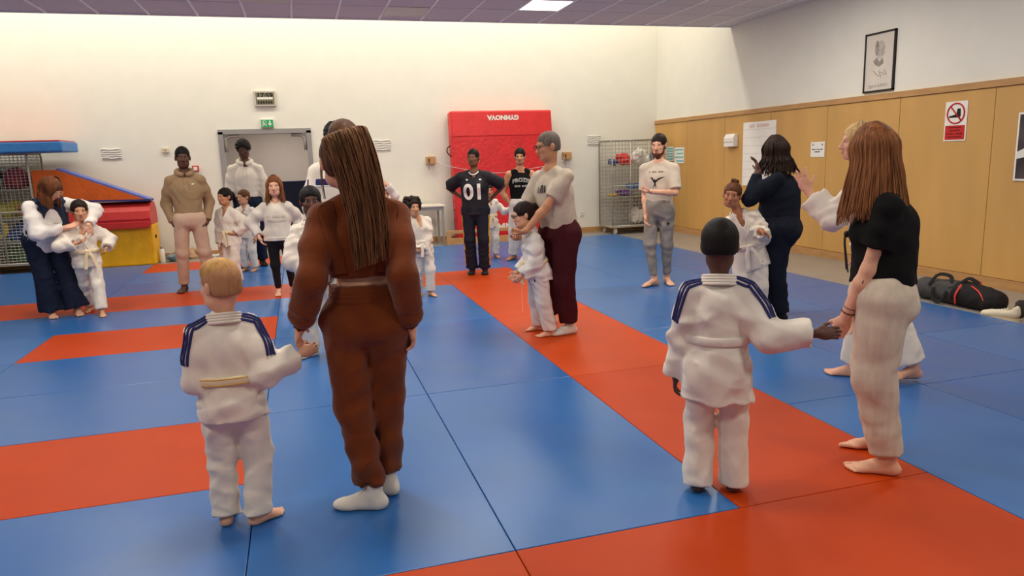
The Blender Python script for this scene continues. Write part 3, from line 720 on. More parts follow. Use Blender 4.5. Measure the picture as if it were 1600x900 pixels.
        if lapel:
            pts = []; nor = []
            path = [(belt_u+0.02, -28), (0.50, -8), (0.66, 14), (0.84, 38), (0.97, 70), (1.035, 110), (1.05, 150), (1.05, 180)]
            path = path+[(u, 360-an) for (u, an) in path[-2::-1][:-2]]+[(0.50, 360+4), (belt_u+0.02, 360+26)]
            for (u, an) in resample(path, 44):
                A = math.radians(an); dv = s.Ft*math.cos(A)+s.Lt*math.sin(A)
                o = s.at(min(u, 0.93)); pnt, n_ = hit(s.bj, o, dv, 0.5)
                if u > 0.80:      # around the neck: a ring standing on the shoulders
                    t = min(1, (u-0.80)/0.2); q = s.NB+(s.Ft*math.cos(A)*0.076+s.Lt*math.sin(A)*0.098)*c+s.T*(0.012*c+0.016*c*(-math.cos(A)))-s.Ft*0.006*c; pnt = pnt*(1-t)+q*t; n_ = nrm(n_*(1-t)+(dv*0.9+Zv*0.25)*t)
                pts.append(pnt); nor.append(n_)
            V, F = ribbon(pts, nor, 0.052*c+0.010, 0.006, ridges=4); np_mesh('lapel', V, F, m, s.e)
        s.rbelt = rw*s.w*c+e
        s.belt(belt or M_BELT, belt_u, yellow=yellow, tails=tails)
        if stripes: s.shoulder_stripes()
        return s
    def belt(s, m, u, hgt=0.036, thick=0.007, yellow=False, tails=True, name='belt'):
        c = s.s; pts = []; nor = []
        for i in range(40):
            A = 2*math.pi*i/40; dv = s.Ft*math.cos(A)+s.Lt*math.sin(A); p, n = hit(s.bj, s.at(u), dv, 0.35)
            re = 1/math.hypot(math.cos(A)/(s.rbelt*0.72*s.dp), math.sin(A)/s.rbelt); dist = min(max(np.linalg.norm(p-s.at(u)), re*0.9), re*1.24); pts.append(s.at(u)+dv*dist); nor.append(dv)
        P = np.array(pts)
        for _ in range(2): P = (np.roll(P, 1, 0)+P*2+np.roll(P, -1, 0))/4
        P = P+np.array(nor)*0.005
        parts = [ribbon(P, nor, hgt, thick, True, ridges=0)]
        front = P[0]+s.Ft*0.008
        if tails:
            S = SDF(); S.ell(front+s.Ft*0.006, (0.028*c+0.008, 0.016, 0.022), s.Mt, 0.01)
            parts.append(S.mesh(0.006))
            for sd in (1, -1):
                q = [front+s.Ft*0.012]+[front+s.Lt*sd*(0.02+0.035*t)*c*1.4+s.Ft*(0.020+0.02*t)-s.T*0.24*c*t for t in (0.25, 0.6, 1.0)]
                q = resample(q, 8); parts.append(ribbon(q, [s.Ft]*8, hgt*0.9, 0.004))
        V, F = join_vf(parts); b = np_mesh(name, V, F, m, s.e)
        if yellow:
            V, F = join_vf([ribbon(P+np.array(nor)*0.006+s.T*o, nor, 0.0035, 0.003, True) for o in (-0.012, 0.012)]); np_mesh('belt_stitching', V, F, M_YEL, s.e)
    def shoulder_stripes(s, reach=0.62, sides=(1, -1), m=None, back=0.75):
        c = s.s
        for sd in sides:
            for i, o in enumerate((-0.020, 0.0, 0.020)):
                pts = []; nor = []
                A0 = s.NB+(s.sh[sd]-s.NB)*0.55; ctrl = [A0, s.sh[sd]*0.8+A0*0.2, s.sh[sd], s.sh[sd]+(s.elb[sd]-s.sh[sd])*reach]
                for q in resample(ctrl, 30):
                    ax = nrm(s.elb[sd]-s.sh[sd]); out = nrm(s.Lt*sd-ax*((s.Lt*sd)@ax)+1e-6); tq = min(1, max(0, (np.linalg.norm(q-A0))/(np.linalg.norm(s.sh[sd]-A0)*1.7)))
                    n0 = nrm((s.T-s.Ft*0.45*back)*(1-tq)+(out*0.8-s.Ft*back)*tq); wv = nrm(np.cross(n0, nrm(s.sh[sd]-A0)*(1-tq)+ax*tq)); p, n_ = hit(s.bj, q+wv*o*c*1.2, n0, 0.12*c+0.02); pts.append(p); nor.append(n_)
                P = np.array(pts); NN = np.array(nor)
                for _ in range(3): P[1:-1] = (P[:-2]+2*P[1:-1]+P[2:])/4; NN[1:-1] = (NN[:-2]+2*NN[1:-1]+NN[2:])/4
                P = P+NN*0.003
                V, F = ribbon(P, NN, 0.0135*c+0.002, 0.0022); np_mesh('shoulder_stripe', V, F, m or M_NAVY, s.e)
    def sock(s, sd, m, up=0.0, e=0.004, name='sock', toes=False):
        S = s.foot_sdf(sd, e, toes); A = s.an[sd]
        S.cut(A+Zv*(0.035*s.s+up), Zv)
        V, F = S.mesh(0.0055); return np_mesh(name, V, F, m, s.e)
    def print_text(s, txt, size, u, l, m, bold=0.0, spacing=1.0, name='lettering', tilt=0.0, arc=0.0, off=0.004, bvh=None, fdir=None):
        V2, F2 = text_mesh(txt, size, bold, spacing=spacing)
        s.print_shape(V2, F2, u, l, m, name, tilt, arc, off, fdir)
    def print_shape(s, V2, F2, u, l, m, name='print', tilt=0.0, arc=0.0, off=0.004, fdir=None):
        bm = bmesh.new(); vs = [bm.verts.new((x, y, 0)) for x, y in V2]
        for f in F2:
            try: bm.faces.new([vs[i] for i in f])
            except ValueError: pass
        for _ in range(2):
            ed = [e for e in bm.edges if e.calc_length() > 0.018]
            if ed: bmesh.ops.subdivide_edges(bm, edges=ed, cuts=1); bmesh.ops.triangulate(bm, faces=bm.faces[:])
        bmesh.ops.triangulate(bm, faces=bm.faces[:]); bm.verts.index_update()
        Fd = s.Ft if fdir is None else nrm(fdir); Lx = nrm(np.cross(s.T, Fd)); O = s.at(u)+s.Lt*l; W = []
        ca, sa = math.cos(math.radians(tilt)), math.sin(math.radians(tilt))
        for v in bm.verts:
            x, y = v.co.x*ca-v.co.y*sa, v.co.x*sa+v.co.y*ca; y -= arc*x*x
            p, n = hit(s.bj, O+Lx*x+s.T*y, Fd, 0.4); W.append(p+Fd*off)
        F = [tuple(v.index for v in f.verts) for f in bm.faces]; bm.free()
        return link_mesh(name, np.array(W), F, m, s.e)
    # ---------------- hair
    def cap_sdf(s, t=0.012, low=-0.055, front=0.0, ears=True, top=0.0):
        S = SDF(); h = s.hs; M = s.Mh
        def E(c, r, k=0.02, op='u'): S.ell(s.hp(*c), np.array(r)*h, M, k*h, op)
        E((0, -0.014, 0.030+top*0.5), (0.075+t, 0.095+t, 0.086+t+top*0.5)); E((0, -0.040, -0.025), (0.064+t*0.8, 0.060+t, 0.06), 0.03)
        E((0, 0.128+front, -0.052), (0.088, 0.085, 0.115), 0.012, 's')
        if ears:
            for q in (1, -1): E((q*0.088, 0.035, -0.055), (0.04, 0.055, 0.06), 0.012, 's')
        S.cut(s.hp(0, 0, low), -s.Uh, 0.01)
        return S
    def hair_mesh(s, S, m, fold=0.004, wl=0.05, vox=None, crease=0.3, aniso=(1, 1, 1), name='hair', seed=3):
        V, F = S.mesh(vox or (0.0055 if s.vox < 0.008 else 0.0075), fold, seed, wl, crease, aniso); s.parts[name] = np_mesh(name, V, F, m, s.e); return s
    def short_hair(s, m, t=0.012, low=-0.055, fold=0.003, wl=0.04, front=0.0, top=0.0): return s.hair_mesh(s.cap_sdf(t, low, front, True, top), m, fold, wl)
    def strands(s, paths, m, r0=0.004, r1=0.0015, name='hair_strands', n=4):
        V, F = tubes(paths, r0, r1, n); np_mesh(name, V, F, m, s.e); return s
    def long_hair(s, m, m2=None, length=0.3, n=170, phi=(60, 300), part=0.0, wave=0.006, spread=0.03, t=0.014, seed=1, core=True, front=0.0, r0=0.0055, out=0.0, down=None):
        """hair falling from the crown over the sides and the back; phi measured from the face (0) by the left side (90)"""
        rg = random.Random(seed); h = s.hs; dn = -Zv if down is None else nrm(down)
        S = s.cap_sdf(t-0.003, -0.075, front, False); paths = []
        def path(ph, dl, lift, ln):
            A = math.radians(ph); dv = np.array([math.sin(A), math.cos(A)])
            R = lambda u, ex: (0.075+t+ex)*1.0
            p = [s.hp(part+dv[0]*0.02, -0.01+dv[1]*0.03, 0.116+t+lift*0.5), s.hp(dv[0]*0.058, -0.012+dv[1]*0.072, 0.088+t*0.8+lift*0.5), s.hp(dv[0]*(0.078+t+lift), -0.012+dv[1]*(0.098+t+lift), 0.030), s.hp(dv[0]*(0.080+t+lift), -0.012+dv[1]*(0.094+t+lift), -0.045)]
            o = nrm(s.Lh*dv[0]+s.Fh*dv[1]); p0 = p[-1]
            for q in (0.33, 0.66, 1.0): p.append(p0+dn*ln*q+o*(spread*q+out*q*q)+np.array([rg.gauss(0, wave), rg.gauss(0, wave), 0]))
            return p
        if core:
            for ph in np.arange(phi[0]+8, phi[1]-7, 16.0):
                p = path(ph, 0, -0.028, length*0.86)
                S.chain([np.asarray(x) for x in p[2:]], [0.022*h]*3+[0.016*h, 0.008*h], 0.012)
            s.hair_mesh(S, m, 0.0012, 0.03, aniso=(1, 1, 0.05), crease=0.5)
        else: s.hair_mesh(S, m, 0.003, 0.04)
        for i in range(n):
            p = path(rg.uniform(*phi), 0, rg.uniform(-0.002, 0.008), length*rg.uniform(0.80, 1.05)); P = resample(p, 18)
            ph = rg.uniform(0, 6); tt = np.linspace(0, 1, 18); P += (np.sin(tt*rg.uniform(7, 11)+ph)*wave*tt)[:, None]*s.Lh[None, :]
            paths.append(P)
        return s.strands(paths, m2 or m, r0*h, 0.0015)
    def ponytail(s, m, m2, root, ctrl, r=0.03, n=80, wave=0.004, seed=2, t=0.008, r0=0.004, core=True, capfold=0.002, flare=1.0):
        rg = random.Random(seed); S = s.cap_sdf(t, -0.07, 0.0, True); C = resample([np.asarray(c) for c in ctrl], 14)
        if core:
            S.ell(C[0], (0.018, 0.018, 0.018), None, 0.02)
            for i in range(12): S.cone(C[i], C[i+1], r*0.8*(0.55+0.45*min(1, i/4))*(1-0.85*i/12), r*0.8*(0.55+0.45*min(1, (i+1)/4))*(1-0.85*(i+1)/12), 0.02)
        s.hair_mesh(S, m, capfold, 0.03, aniso=(1, 1, 0.3)); paths = []; T = np.gradient(C, axis=0)
        for i in range(n):
            a = rg.uniform(0, 6.28); rad = r*math.sqrt(rg.uniform(0.3, 1.0)); e1 = nrm(np.cross(T[5], s.Fh)); e2 = nrm(np.cross(T[5], e1)); m_ = rg.uniform(0.8, 1.04); k = np.linspace(0, 13*min(1, m_), 20)
            P = np.stack([np.interp(k, np.arange(14), C[:, j]) for j in range(3)], 1); q = np.linspace(0, 1, 20); ramp = np.minimum(1, q*4+0.25)*(1-0.35*q)*flare**q
            P += (e1*math.cos(a)+e2*math.sin(a))[None, :]*(rad*ramp)[:, None]+(np.sin(q*rg.uniform(8, 14)+rg.uniform(0, 6))*wave*q)[:, None]*e1[None, :]
            paths.append(P)
        return s.strands(paths, m2, r0, 0.0012)
    def glasses(s, m, wide=1.0):
        p = s.hp; b = MB()
        for q in (1, -1):
            ring = [p(q*(0.034+0.026*math.cos(t)), 0.104-0.10*abs(0.026*math.cos(t)), 0.003+0.017*math.sin(t)*(1 if abs(math.sin(t)) < 0.9 else 0.95)) for t in np.linspace(0, 2*math.pi, 14)[:-1]]
            b.tube(ring, 0.0026, 5, closed=True); b.tube([p(q*0.060, 0.098, 0.008), p(q*0.074, 0.05, 0.008), p(q*0.080, -0.005, 0.004)], 0.0024, 5)
        b.tube([p(-0.009, 0.106, 0.006), p(0.009, 0.106, 0.006)], 0.0024, 5)
        b.build('glasses', m, s.e, smooth=True); return s

# hair colours
def hairmat(n, rgb, rgb2): return mat('hair_'+n, rgb, 0.6, 0.1, 60, 0.35, 260, 0.18, stretch=(1, 1, 0.08), rgb2=rgb2, bdist=0.002)
H_BRN = hairmat('brown', (112, 74, 48), (62, 40, 28)); H_BRN2 = hairmat('brown_light', (150, 104, 68), (84, 54, 36)); H_BLK = hairmat('black', (30, 24, 22), (14, 12, 12)); H_BLOND = hairmat('blond', (206, 160, 96), (160, 116, 66)); H_FADE = hairmat('fade', (186, 138, 98), (164, 118, 82))
H_AUB = hairmat('auburn', (138, 84, 48), (80, 46, 26)); H_AUB2 = hairmat('auburn_light', (168, 110, 68), (104, 62, 36)); H_DK = hairmat('dark', (48, 34, 28), (26, 18, 16)); H_GREY = hairmat('grey', (120, 108, 98), (84, 74, 66)); H_CHEST = hairmat('chestnut', (110, 66, 40), (70, 40, 26))
H_PALE = hairmat('pale_blond', (226, 196, 140), (190, 150, 96))
# fabrics
M_RUST = mat('rust_waffle', (118, 58, 24), 0.9, 0.05, 8, 0.22, 90, 0.1, sheen=0.2, wave=('Z', 52.0, 0.5), bdist=0.002, rgb2=(102, 48, 20))
M_BLKT = mat('black_cotton', (24, 23, 24), 0.9, 0.04, 8, 0.3, 300, 0.1)
M_OAT = mat('oatmeal_jersey', (204, 188, 170), 0.9, 0.04, 40, 0.3, 300, 0.1, stretch=(1, 1, 0.2))
M_SOCK = mat('white_sock', (226, 218, 206), 0.9, 0.02, 10, 0.4, 240, 0.1)
M_CUFFL = mat('rust_rib', (96, 46, 20), 0.9, 0.05, 8, 0.6, 160, 0.1)

# ---- person in the rust two-piece, seen from behind, holding a child's hand
p = Person('person in rust brown waffle-knit top and joggers with white ankle socks, seen from behind', ('px', 592, 783), 1.645, 180, 'light', w=1.0, dp=0.95, hips=1.12, vox=0.008, face=True,
           fl=('px', 583, 793), fr=('px', 607, 768), fla=-105, fra=-150, hl=('px', 470, 508, 0.02), hr=('px', 642, 506, 0.05), el=(-0.1, -1, 0), er=(0.1, -1, 0), head=(12, 0, 0), cl=0.55, cr=0.5, barefoot=(False, False), poff=(0.0, 0, 0), hoff=(0.06, 0, -0.025))
p.build_body(shrink=0.012)
c = p.s
for sd in (1, -1): p.sock(sd, M_SOCK, 0.018)
p.trousers(M_RUST, (0.104, 0.080, 0.070), hem=0.90, waist=0.28, fold=0.008, wl=0.08, cuff=0.82, name='joggers', e=0.016)
V, F = ribbon(*(lambda L: ([a for a, _ in L], [b for _, b in L]))([hit(p.bt, p.at(0.19), p.Ft*math.cos(t)+p.Lt*math.sin(t), 0.3) for t in np.linspace(0, 2*math.pi, 41)[:-1]]), 0.055, 0.004, True, ridges=3); np_mesh('waistband', V, F, M_RUST, p.e)
def puff(S):
    for sd in (1, -1):
        E_, W = p.elb[sd], p.wr[sd]; S.cone(E_, E_+(W-E_)*0.80, 0.054*c, 0.058*c, 0.03); S.cone(E_+(W-E_)*0.80, E_+(W-E_)*0.95, 0.055*c, 0.036*c, 0.02, f1=True)
p.top(M_RUST, hem=0.345, sleeve=1.6, e=0.014, rs=(0.066, 0.060, 0.060), rhem=0.142, fold=0.004, wl=0.09, neck=0.055, extra=puff)
for sd in (1, -1):   # shoulder flounces running from the shoulder to the waist on the back
    pts = []; nor = []
    for u, l in zip(np.linspace(0.99, 0.40, 12), np.linspace(0.138, 0.090, 12)):
        q, n_ = hit(p.bj, p.at(min(u, 0.93), sd*l*c), -p.Ft+p.T*max(0, (u-0.8))*2.5, 0.3); pts.append(q); nor.append(n_)
    V, F = ribbon(pts, nor, 0.066*c, 0.013); np_mesh('shoulder_frill', V, F, M_RUST, p.e)
    E_, W = p.elb[sd], p.wr[sd]; b = E_+(W-E_)*0.93; S = SDF(); S.cone(b-nrm(W-E_)*0.012, b+nrm(W-E_)*0.028, 0.034*c, 0.031*c, 0.004, f0=True, f1=True); p.garment('cuff', S, M_CUFFL, 0.003, 0.02, vox=0.005)
hp = p.hp
p.ponytail(H_BRN, H_BRN2, None, [hp(0, -0.055, 0.112), hp(-0.004, -0.115, 0.105), hp(-0.022, -0.150, 0.03), hp(-0.050, -0.150, -0.10), hp(-0.072, -0.150, -0.27), hp(-0.078, -0.152, -0.44)], r=0.096, n=700, wave=0.007, r0=0.0024, t=0.012, capfold=0.002, flare=1.25)
rg = random.Random(8); loose = []
for i in range(16):
    a = rg.uniform(60, 120)*rg.choice((1, -1)); A = math.radians(a); loose.append(resample([hp(math.sin(A)*0.085, -0.01, 0.0), hp(math.sin(A)*0.088, 0.0, -0.07), hp(math.sin(A)*0.085, -0.02, -0.16)], 12))
p.strands(loose, H_BRN2, 0.0018, 0.0008, name='loose_strands'); p.parts['loose'] = tag(COL.objects['loose_strands'], kind='stuff')

# ---- child with cropped blond hair in judo suit, held by the hand
p = Person('child in striped judo suit with yellow-lined cream belt, hand held, seen from behind', ('px', 384, 818), 1.135, 178, 'light', kid=True, vox=0.0065, w=0.98,
           fl=('px', 356, 817), fr=('px', 405, 816), fla=172, fra=115, hl=('px', 338, 600, -0.14), hr=('px', 470, 553, 0.02), el=(0.45, -0.9, -0.3), er=(-0.5, -0.2, -0.8), head=(38, -4, 0), cr=0.6, tr=(0, 0.3, 1))
p.build_body(shrink=0.012)
p.gi(hem=-0.26, belt_u=0.28, stripes=True, yellow=True, rs=(0.088, 0.086, 0.088), sleeve=1.9, rhem=0.180, rw=0.150, r=(0.112, 0.090, 0.088), them=1.02, e=0.016, seed=11, fold=0.0085)
S = p.cap_sdf(0.005, -0.052, 0.0); p.hair_mesh(S, H_FADE, 0.0006, 0.03, name='short_sides')
S = SDF(); S.ell(p.hp(0, -0.004, 0.058), np.array((0.077, 0.098, 0.069))*p.hs, p.Mh, 0.02); S.ell(p.hp(0, 0.128, -0.052), np.array((0.088, 0.085, 0.118))*p.hs, p.Mh, 0.012, 's'); p.hair_mesh(S, H_BLOND, 0.0012, 0.02, aniso=(1, 0.3, 1)); p.brows(H_BLOND)

# ---- child in judo suit with arm stretched out to the person in black
p = Person('child in long striped judo jacket with white belt, one arm stretched out sideways', ('px', 1117, 768), 1.215, 182, 'deep', kid=True, vox=0.0065, w=1.0,
           fl=('px', 1090, 764), fr=('px', 1145, 764), fla=185, fra=172, hl=('px', 1056, 590, -0.08), hr=('px', 1275, 521, 0.06), el=(0.5, -0.8, 0), er=(-0.1, -0.4, -1.0), head=(-4, -6, 0), cr=0.5, tr=(0, 0.4, 1), tl=(0, 1, 0))
p.build_body(shrink=0.012)
p.gi(hem=-0.50, belt_u=0.30, stripes=True, belt=M_GI, rs=(0.088, 0.088, 0.092), sleeve=1.93, rhem=0.195, rw=0.148, r=(0.110, 0.086, 0.096), them=1.10, e=0.016, seed=5, fold=0.0085, pool=0)
p.short_hair(H_BLK, 0.012, -0.050, 0.002, 0.012)

# ---- person in black T-shirt holding the child's hand
p = Person('person in black T-shirt and oatmeal joggers, barefoot, with cord bracelets, standing in profile', ('px', 1362, 722), 1.585, -88, 'light', w=1.10, dp=1.18, hips=1.12, bust=1.0, belly=0.03, fat=1.12, vox=0.0075,
           fl=('px', 1384, 740), fr=('px', 1372, 704), fla=-84, fra=-92, hl=('px', 1316, 508, 0.10), hr=(-0.2, 0.1, 0.72), el=(0.3, -1.0, 0), head=(-38, -10, 0), hoff=(0, 0.065, 0), cl=0.6, hdl=None, tl=(0, 1, 0.6))
p.build_body(shrink=0.012)
p.trousers(M_OAT, (0.122, 0.098, 0.078), hem=0.93, waist=0.22, fold=0.004, wl=0.15, cuff=0.66, name='joggers', e=0.022)
p.top(M_BLKT, hem=0.10, sleeve=0.62, e=0.010, rs=(0.072, 0.066, 0.06), rhem=0.165, fold=0.005, wl=0.09, neck=0.06)
E_, W = p.elb[1], p.wr[1]; ax = nrm(W-E_); e1 = nrm(np.cross(ax, Zv)); e2 = np.cross(ax, e1)
for nm, o, mm in (('bracelet', 0.03, mat('maroon_cord', (84, 24, 28), 0.7)), ('bracelet', 0.055, mat('grey_cord', (110, 104, 110), 0.7))):
    b = MB(); b.tube([W-ax*o+(e1*math.cos(t)+e2*math.sin(t))*0.031*p.s for t in np.linspace(0, 6.28, 17)[:-1]], 0.0028, 5, closed=True); b.tube([W-ax*o-Zv*0.03, W-ax*o-Zv*0.07+e1*0.01], 0.0015, 4); b.build(nm, mm, p.e, smooth=True)
b = MB(); 
b.tube(resample([W*0.26+E_*0.74+p.c*0.047*p.s*1.1+Zv*0.01, W*0.24+E_*0.76+p.c*0.048*p.s*1.1-Zv*0.004, W*0.22+E_*0.78+p.c*0.046*p.s*1.1+Zv*0.008], 6), 0.002, 4); b.build('forearm_tattoo', M_BLACK, p.e)
p.long_hair(H_AUB, H_AUB2, length=0.27, n=750, phi=(28, 332), wave=0.0012, spread=0.045, t=0.016, seed=4, front=0.05, r0=0.0024)

# fabrics of the others
M_BEIGE = mat('khaki_fleece', (158, 132, 100), 0.95, 0.04, 10, 0.4, 260, 0.1); M_CHINO = mat('sand_cotton', (206, 176, 152), 0.9, 0.03, 10, 0.3, 260, 0.1)
M_CREAM = mat('cream_fleece', (232, 222, 206), 0.95, 0.02, 10, 0.4, 260, 0.1); M_DENIM = mat('dark_denim', (34, 40, 58), 0.9, 0.08, 30, 0.4, 300, 0.1)
M_SWEAT = mat('pale_sweatshirt', (222, 212, 198), 0.95, 0.02, 10, 0.4, 260, 0.1); M_LEG = mat('black_leggings', (22, 22, 24), 0.8, 0.03)
M_BLOUSE = mat('white_blouse', (236, 230, 222), 0.8, 0.02, 10, 0.3, 200, 0.2); M_VEST = mat('navy_quilted_vest', (42, 50, 68), 0.8, 0.05, 12, 0.5, 60, 0.2)
M_JERS = mat('black_jersey', (34, 32, 38), 0.7, 0.04, 12, 0.3, 300, 0.25); M_NAVYT = mat('navy_track', (28, 30, 42), 0.8, 0.04, 10, 0.3, 260, 0.2)
M_GOLD = mat('gold_stripe', (206, 150, 44), 0.6, 0.04); M_WPR = mat('white_print', (226, 222, 216), 0.7, 0.01); M_GPR = mat('grey_print', (168, 164, 160), 0.7, 0.01)
M_TEE = mat('heather_tee', (196, 182, 164), 0.9, 0.03, 30, 0.3, 260, 0.1); M_BURG = mat('burgundy_sweat', (70, 28, 34), 0.9, 0.05, 8, 0.4, 260, 0.1)
M_TEE2 = mat('stone_tee', (212, 198, 180), 0.9, 0.02, 30, 0.3, 260, 0.1); M_GJOG = mat('grey_jogger', (150, 142, 134), 0.9, 0.04, 14, 0.3, 260, 0.1)
M_DKNIT = mat('midnight_knit', (30, 33, 44), 0.95, 0.06, 14, 0.4, 260, 0.08); M_SHOE = mat('black_shoe', (22, 22, 24), 0.6, 0.03)
M_BLKBELT = mat('black_belt', (26, 24, 26), 0.7, 0.03); M_GLASS = mat('dark_frames', (28, 24, 24), 0.3, 0.0); M_GLASSG = mat('gold_frames', (214, 186, 130), 0.3, 0.0, metal=0.6)
FAR = 0.011
def hood(p, m):
    c = p.s; S = SDF(); P = [p.NB+p.T*0.028*c+(p.Ft*math.cos(t)*0.072+p.Lt*math.sin(t)*0.082)*c-p.Ft*0.008*c+p.T*0.028*c*(-math.cos(t)) for t in np.linspace(0.45, 2*math.pi-0.45, 12)]
    S.chain(P, [0.028*c]*12, 0.02); S.ell(p.NB-p.Ft*0.09*c+p.T*0.01*c, (0.09*c, 0.04*c, 0.07*c), p.Mt, 0.03); p.garment('hood', S, m, 0.003, 0.06, vox=0.008)
def drawstrings(p, m):
    for sd in (1, -1):
        q = [hit(p.bj, p.at(u, sd*0.025), p.Ft, 0.3)[0]+p.Ft*0.004 for u in (0.92, 0.84, 0.76, 0.66)]; MB().tube(resample(q, 8), 0.003, 5).build('drawstring', m, p.e, smooth=True)
def band(p, b, u, wdt, m, name, thick=0.004, ridges=2):
    L = [hit(b, p.at(u), p.Ft*math.cos(t)+p.Lt*math.sin(t), 0.4) for t in np.linspace(0, 2*math.pi, 37)[:-1]]
    V, F = ribbon([a for a, _ in L], [n for _, n in L], wdt, thick, True, ridges=ridges); np_mesh(name, V, F, m, p.e)

# ---- P15 + P16: person hugging a child from behind
p = Person('person in heather T-shirt, burgundy sweatpants and glasses, arms around a child standing in front', ('px', 877, 520), 1.70, -48, 'tan', w=1.08, dp=1.2, belly=0.03, fat=1.12, vox=0.0085,
           fl=('px', 890, 521), fr=('px', 860, 506), fla=-62, fra=-50, hl=('px', 822, 361, 0.24), hr=('px', 806, 371, 0.0), el=(0.9, -0.5, -0.2), er=(-1, -0.2, -0.4), head=(-18, -8, 0), hdl=(-0.8, 0.5, -0.3), hdr=(0.9, 0.5, -0.1), cl=0.9, cr=0.9, barefoot=(False, False), lean=(-0.03, 0.05))
p.build_body(shrink=0.014)
for sd in (1, -1): p.sock(sd, M_SOCK, 0.05, name='sock')
p.trousers(M_BURG, (0.118, 0.098, 0.078), hem=0.93, waist=0.2, fold=0.006, wl=0.12, e=0.02, name='sweatpants')
p.top(M_TEE, hem=-0.02, sleeve=0.75, e=0.014, rs=(0.074, 0.074, 0.06), rhem=0.170, fold=0.008, wl=0.10)
st = [[(-.055, -.03), (-.043, -.03), (-.034, .02), (-.040, .02)], [(-.026, -.03), (-.014, -.03), (.008, .034), (-.004, .034)], [(.008, .034), (.016, .030), (.010, -.03), (-.001, -.03)], [(.022, -.03), (.034, -.03), (.038, .028), (.028, .028)]]
p.print_shape([q for f in st for q in f], [tuple(range(4*i, 4*i+4)) for i in range(4)], 0.72, 0.015, M_BLACK, 'chest_print', off=0.009)
S = p.cap_sdf(0.004, -0.052, 0.012); p.hair_mesh(S, H_GREY, 0.0006, 0.02); p.brows(H_GREY); p.glasses(M_GLASS)
S = SDF(); S.ell(p.hp(0, 0.060, -0.092), np.array((0.030, 0.0235, 0.022))*p.hs, p.Mh, 0.01); S.ell(p.hp(0, 0.0885, -0.055), np.array((0.024, 0.006, 0.005))*p.hs, p.Mh, 0.005); p.hair_mesh(S, mat('stubble', (140, 112, 92), 0.8, 0.08, 60), 0.0008, 0.015, name='stubble')
W, E_ = p.wr[1], p.elb[1]; ax = nrm(W-E_); e1 = nrm(np.cross(ax, Zv)); e2 = np.cross(ax, e1); MB().tube([W-ax*0.012+(e1*math.cos(t)+e2*math.sin(t))*0.030 for t in np.linspace(0, 6.28, 15)[:-1]], 0.003, 5, closed=True).build('bracelet', mat('tan_cord', (206, 170, 120), 0.7), p.e)
p = Person('child in white judo suit and glasses, cream belt, hugged from behind, in profile', ('px', 842, 525), 1.14, -78, 'light', kid=True, vox=0.008,
           fl=('px', 860, 525), fr=('px', 842, 516), fla=-72, fra=-80, hl=('px', 815, 431, 0.11), hr=('px', 808, 425, -0.05), el=(0.3, -1, -0.3), er=(-0.3, -1, 0), head=(2, -12, 0), hoff=(0, 0.035, 0), lean=(0, 0.05), cl=0.5)
p.build_body(shrink=0.012)
p.gi(M_GI2, hem=-0.28, belt_u=0.22, sleeve=1.92, fold=0.009, rs=(0.088, 0.086, 0.085), rhem=0.18, rw=0.15, r=(0.115, 0.095, 0.092), seed=21)
hp = p.hp; p.ponytail(H_DK, H_DK, None, [hp(0, -0.100, 0.045), hp(0, -0.130, 0.05), hp(0, -0.150, 0.0), hp(0.0, -0.150, -0.06)], r=0.026, n=50, t=0.009, r0=0.003); p.brows(H_DK); p.glasses(M_GLASS)
V, F = ribbon([hit(p.bj, p.at(-0.2, 0.02), p.Lt*0.85+p.Ft*0.5, 0.3)[0]+Zv*z for z in (-0.012, 0.02)], [p.Lt]*2, 0.022, 0.002); np_mesh('maker_patch', V, F, M_BLACK, p.e)
MB().tube(resample([p.wr[1]-Zv*0.03, p.wr[1]-Zv*0.15, p.wr[1]-Zv*0.30+p.L*0.01], 8), 0.0016, 4).build('loose_thread', M_GI, p.e)

# ---- P17 bearded person with bird print
p = Person('person in stone T-shirt with black bird print and grey cuffed joggers, barefoot', ('px', 1029, 446), 1.70, -22, 'light', w=1.06, vox=0.0085,
           fl=('px', 1042, 443), fr=('px', 1022, 446), fla=20, fra=-48, hl=('px', 1020, 300, 0.24), hr=('px', 1009, 336, 0.05), el=(1.0, -0.4, -0.7), head=(4, -8, 0), hdl=(-1, 0.3, 0.1), cl=0.8, cr=0.4)
p.build_body(shrink=0.014)
p.trousers(M_GJOG, (0.092, 0.068, 0.046), hem=0.88, waist=0.18, fold=0.007, wl=0.07, cuff=0.9, name='joggers', e=0.012)
p.top(M_TEE2, hem=-0.02, sleeve=0.85, e=0.012, rs=(0.070, 0.066, 0.06), rhem=0.150, fold=0.006, wl=0.11)
wing = [(0, .015), (.02, .03), (.05, .045), (.085, .04), (.055, .03), (.03, .01), (.014, -.01), (.01, -.04), (.028, -.075), (.006, -.05), (0, -.02)]
poly = [(0, .012), (.010, -.002), (.03, .016), (.06, .028), (.105, .036), (.065, .016), (.035, .0), (.014, -.022), (.008, -.03), (.010, -.052), (.016, -.085), (.010, -.085), (.002, -.056), (-.008, -.06), (-.024, -.088), (-.028, -.084), (-.012, -.052), (-.005, -.034), (-.016, -.026), (-.024, -.010), (-.038, .012), (-.062, .026), (-.035, .030), (-.018, .014), (-.010, -.002)]; p.print_shape(poly, [tuple(range(len(poly)))], 0.62, 0.0, M_BLACK, 'bird_print')
p.print_shape(*word_marks((0.02, 0.05, 0.06), 0.014, 0.02, 3), 0.80, 0.0, mat('faded_print', (120, 106, 92), 0.8), 'faded_lettering')['kind'] = 'stuff'
b_ = nrm(p.kn[1]-p.hip[1]); q, n_ = hit(p.bt, p.hip[1]*0.62+p.kn[1]*0.38, p.F*0.8+p.L*0.5, 0.2); n2 = nrm(n_)
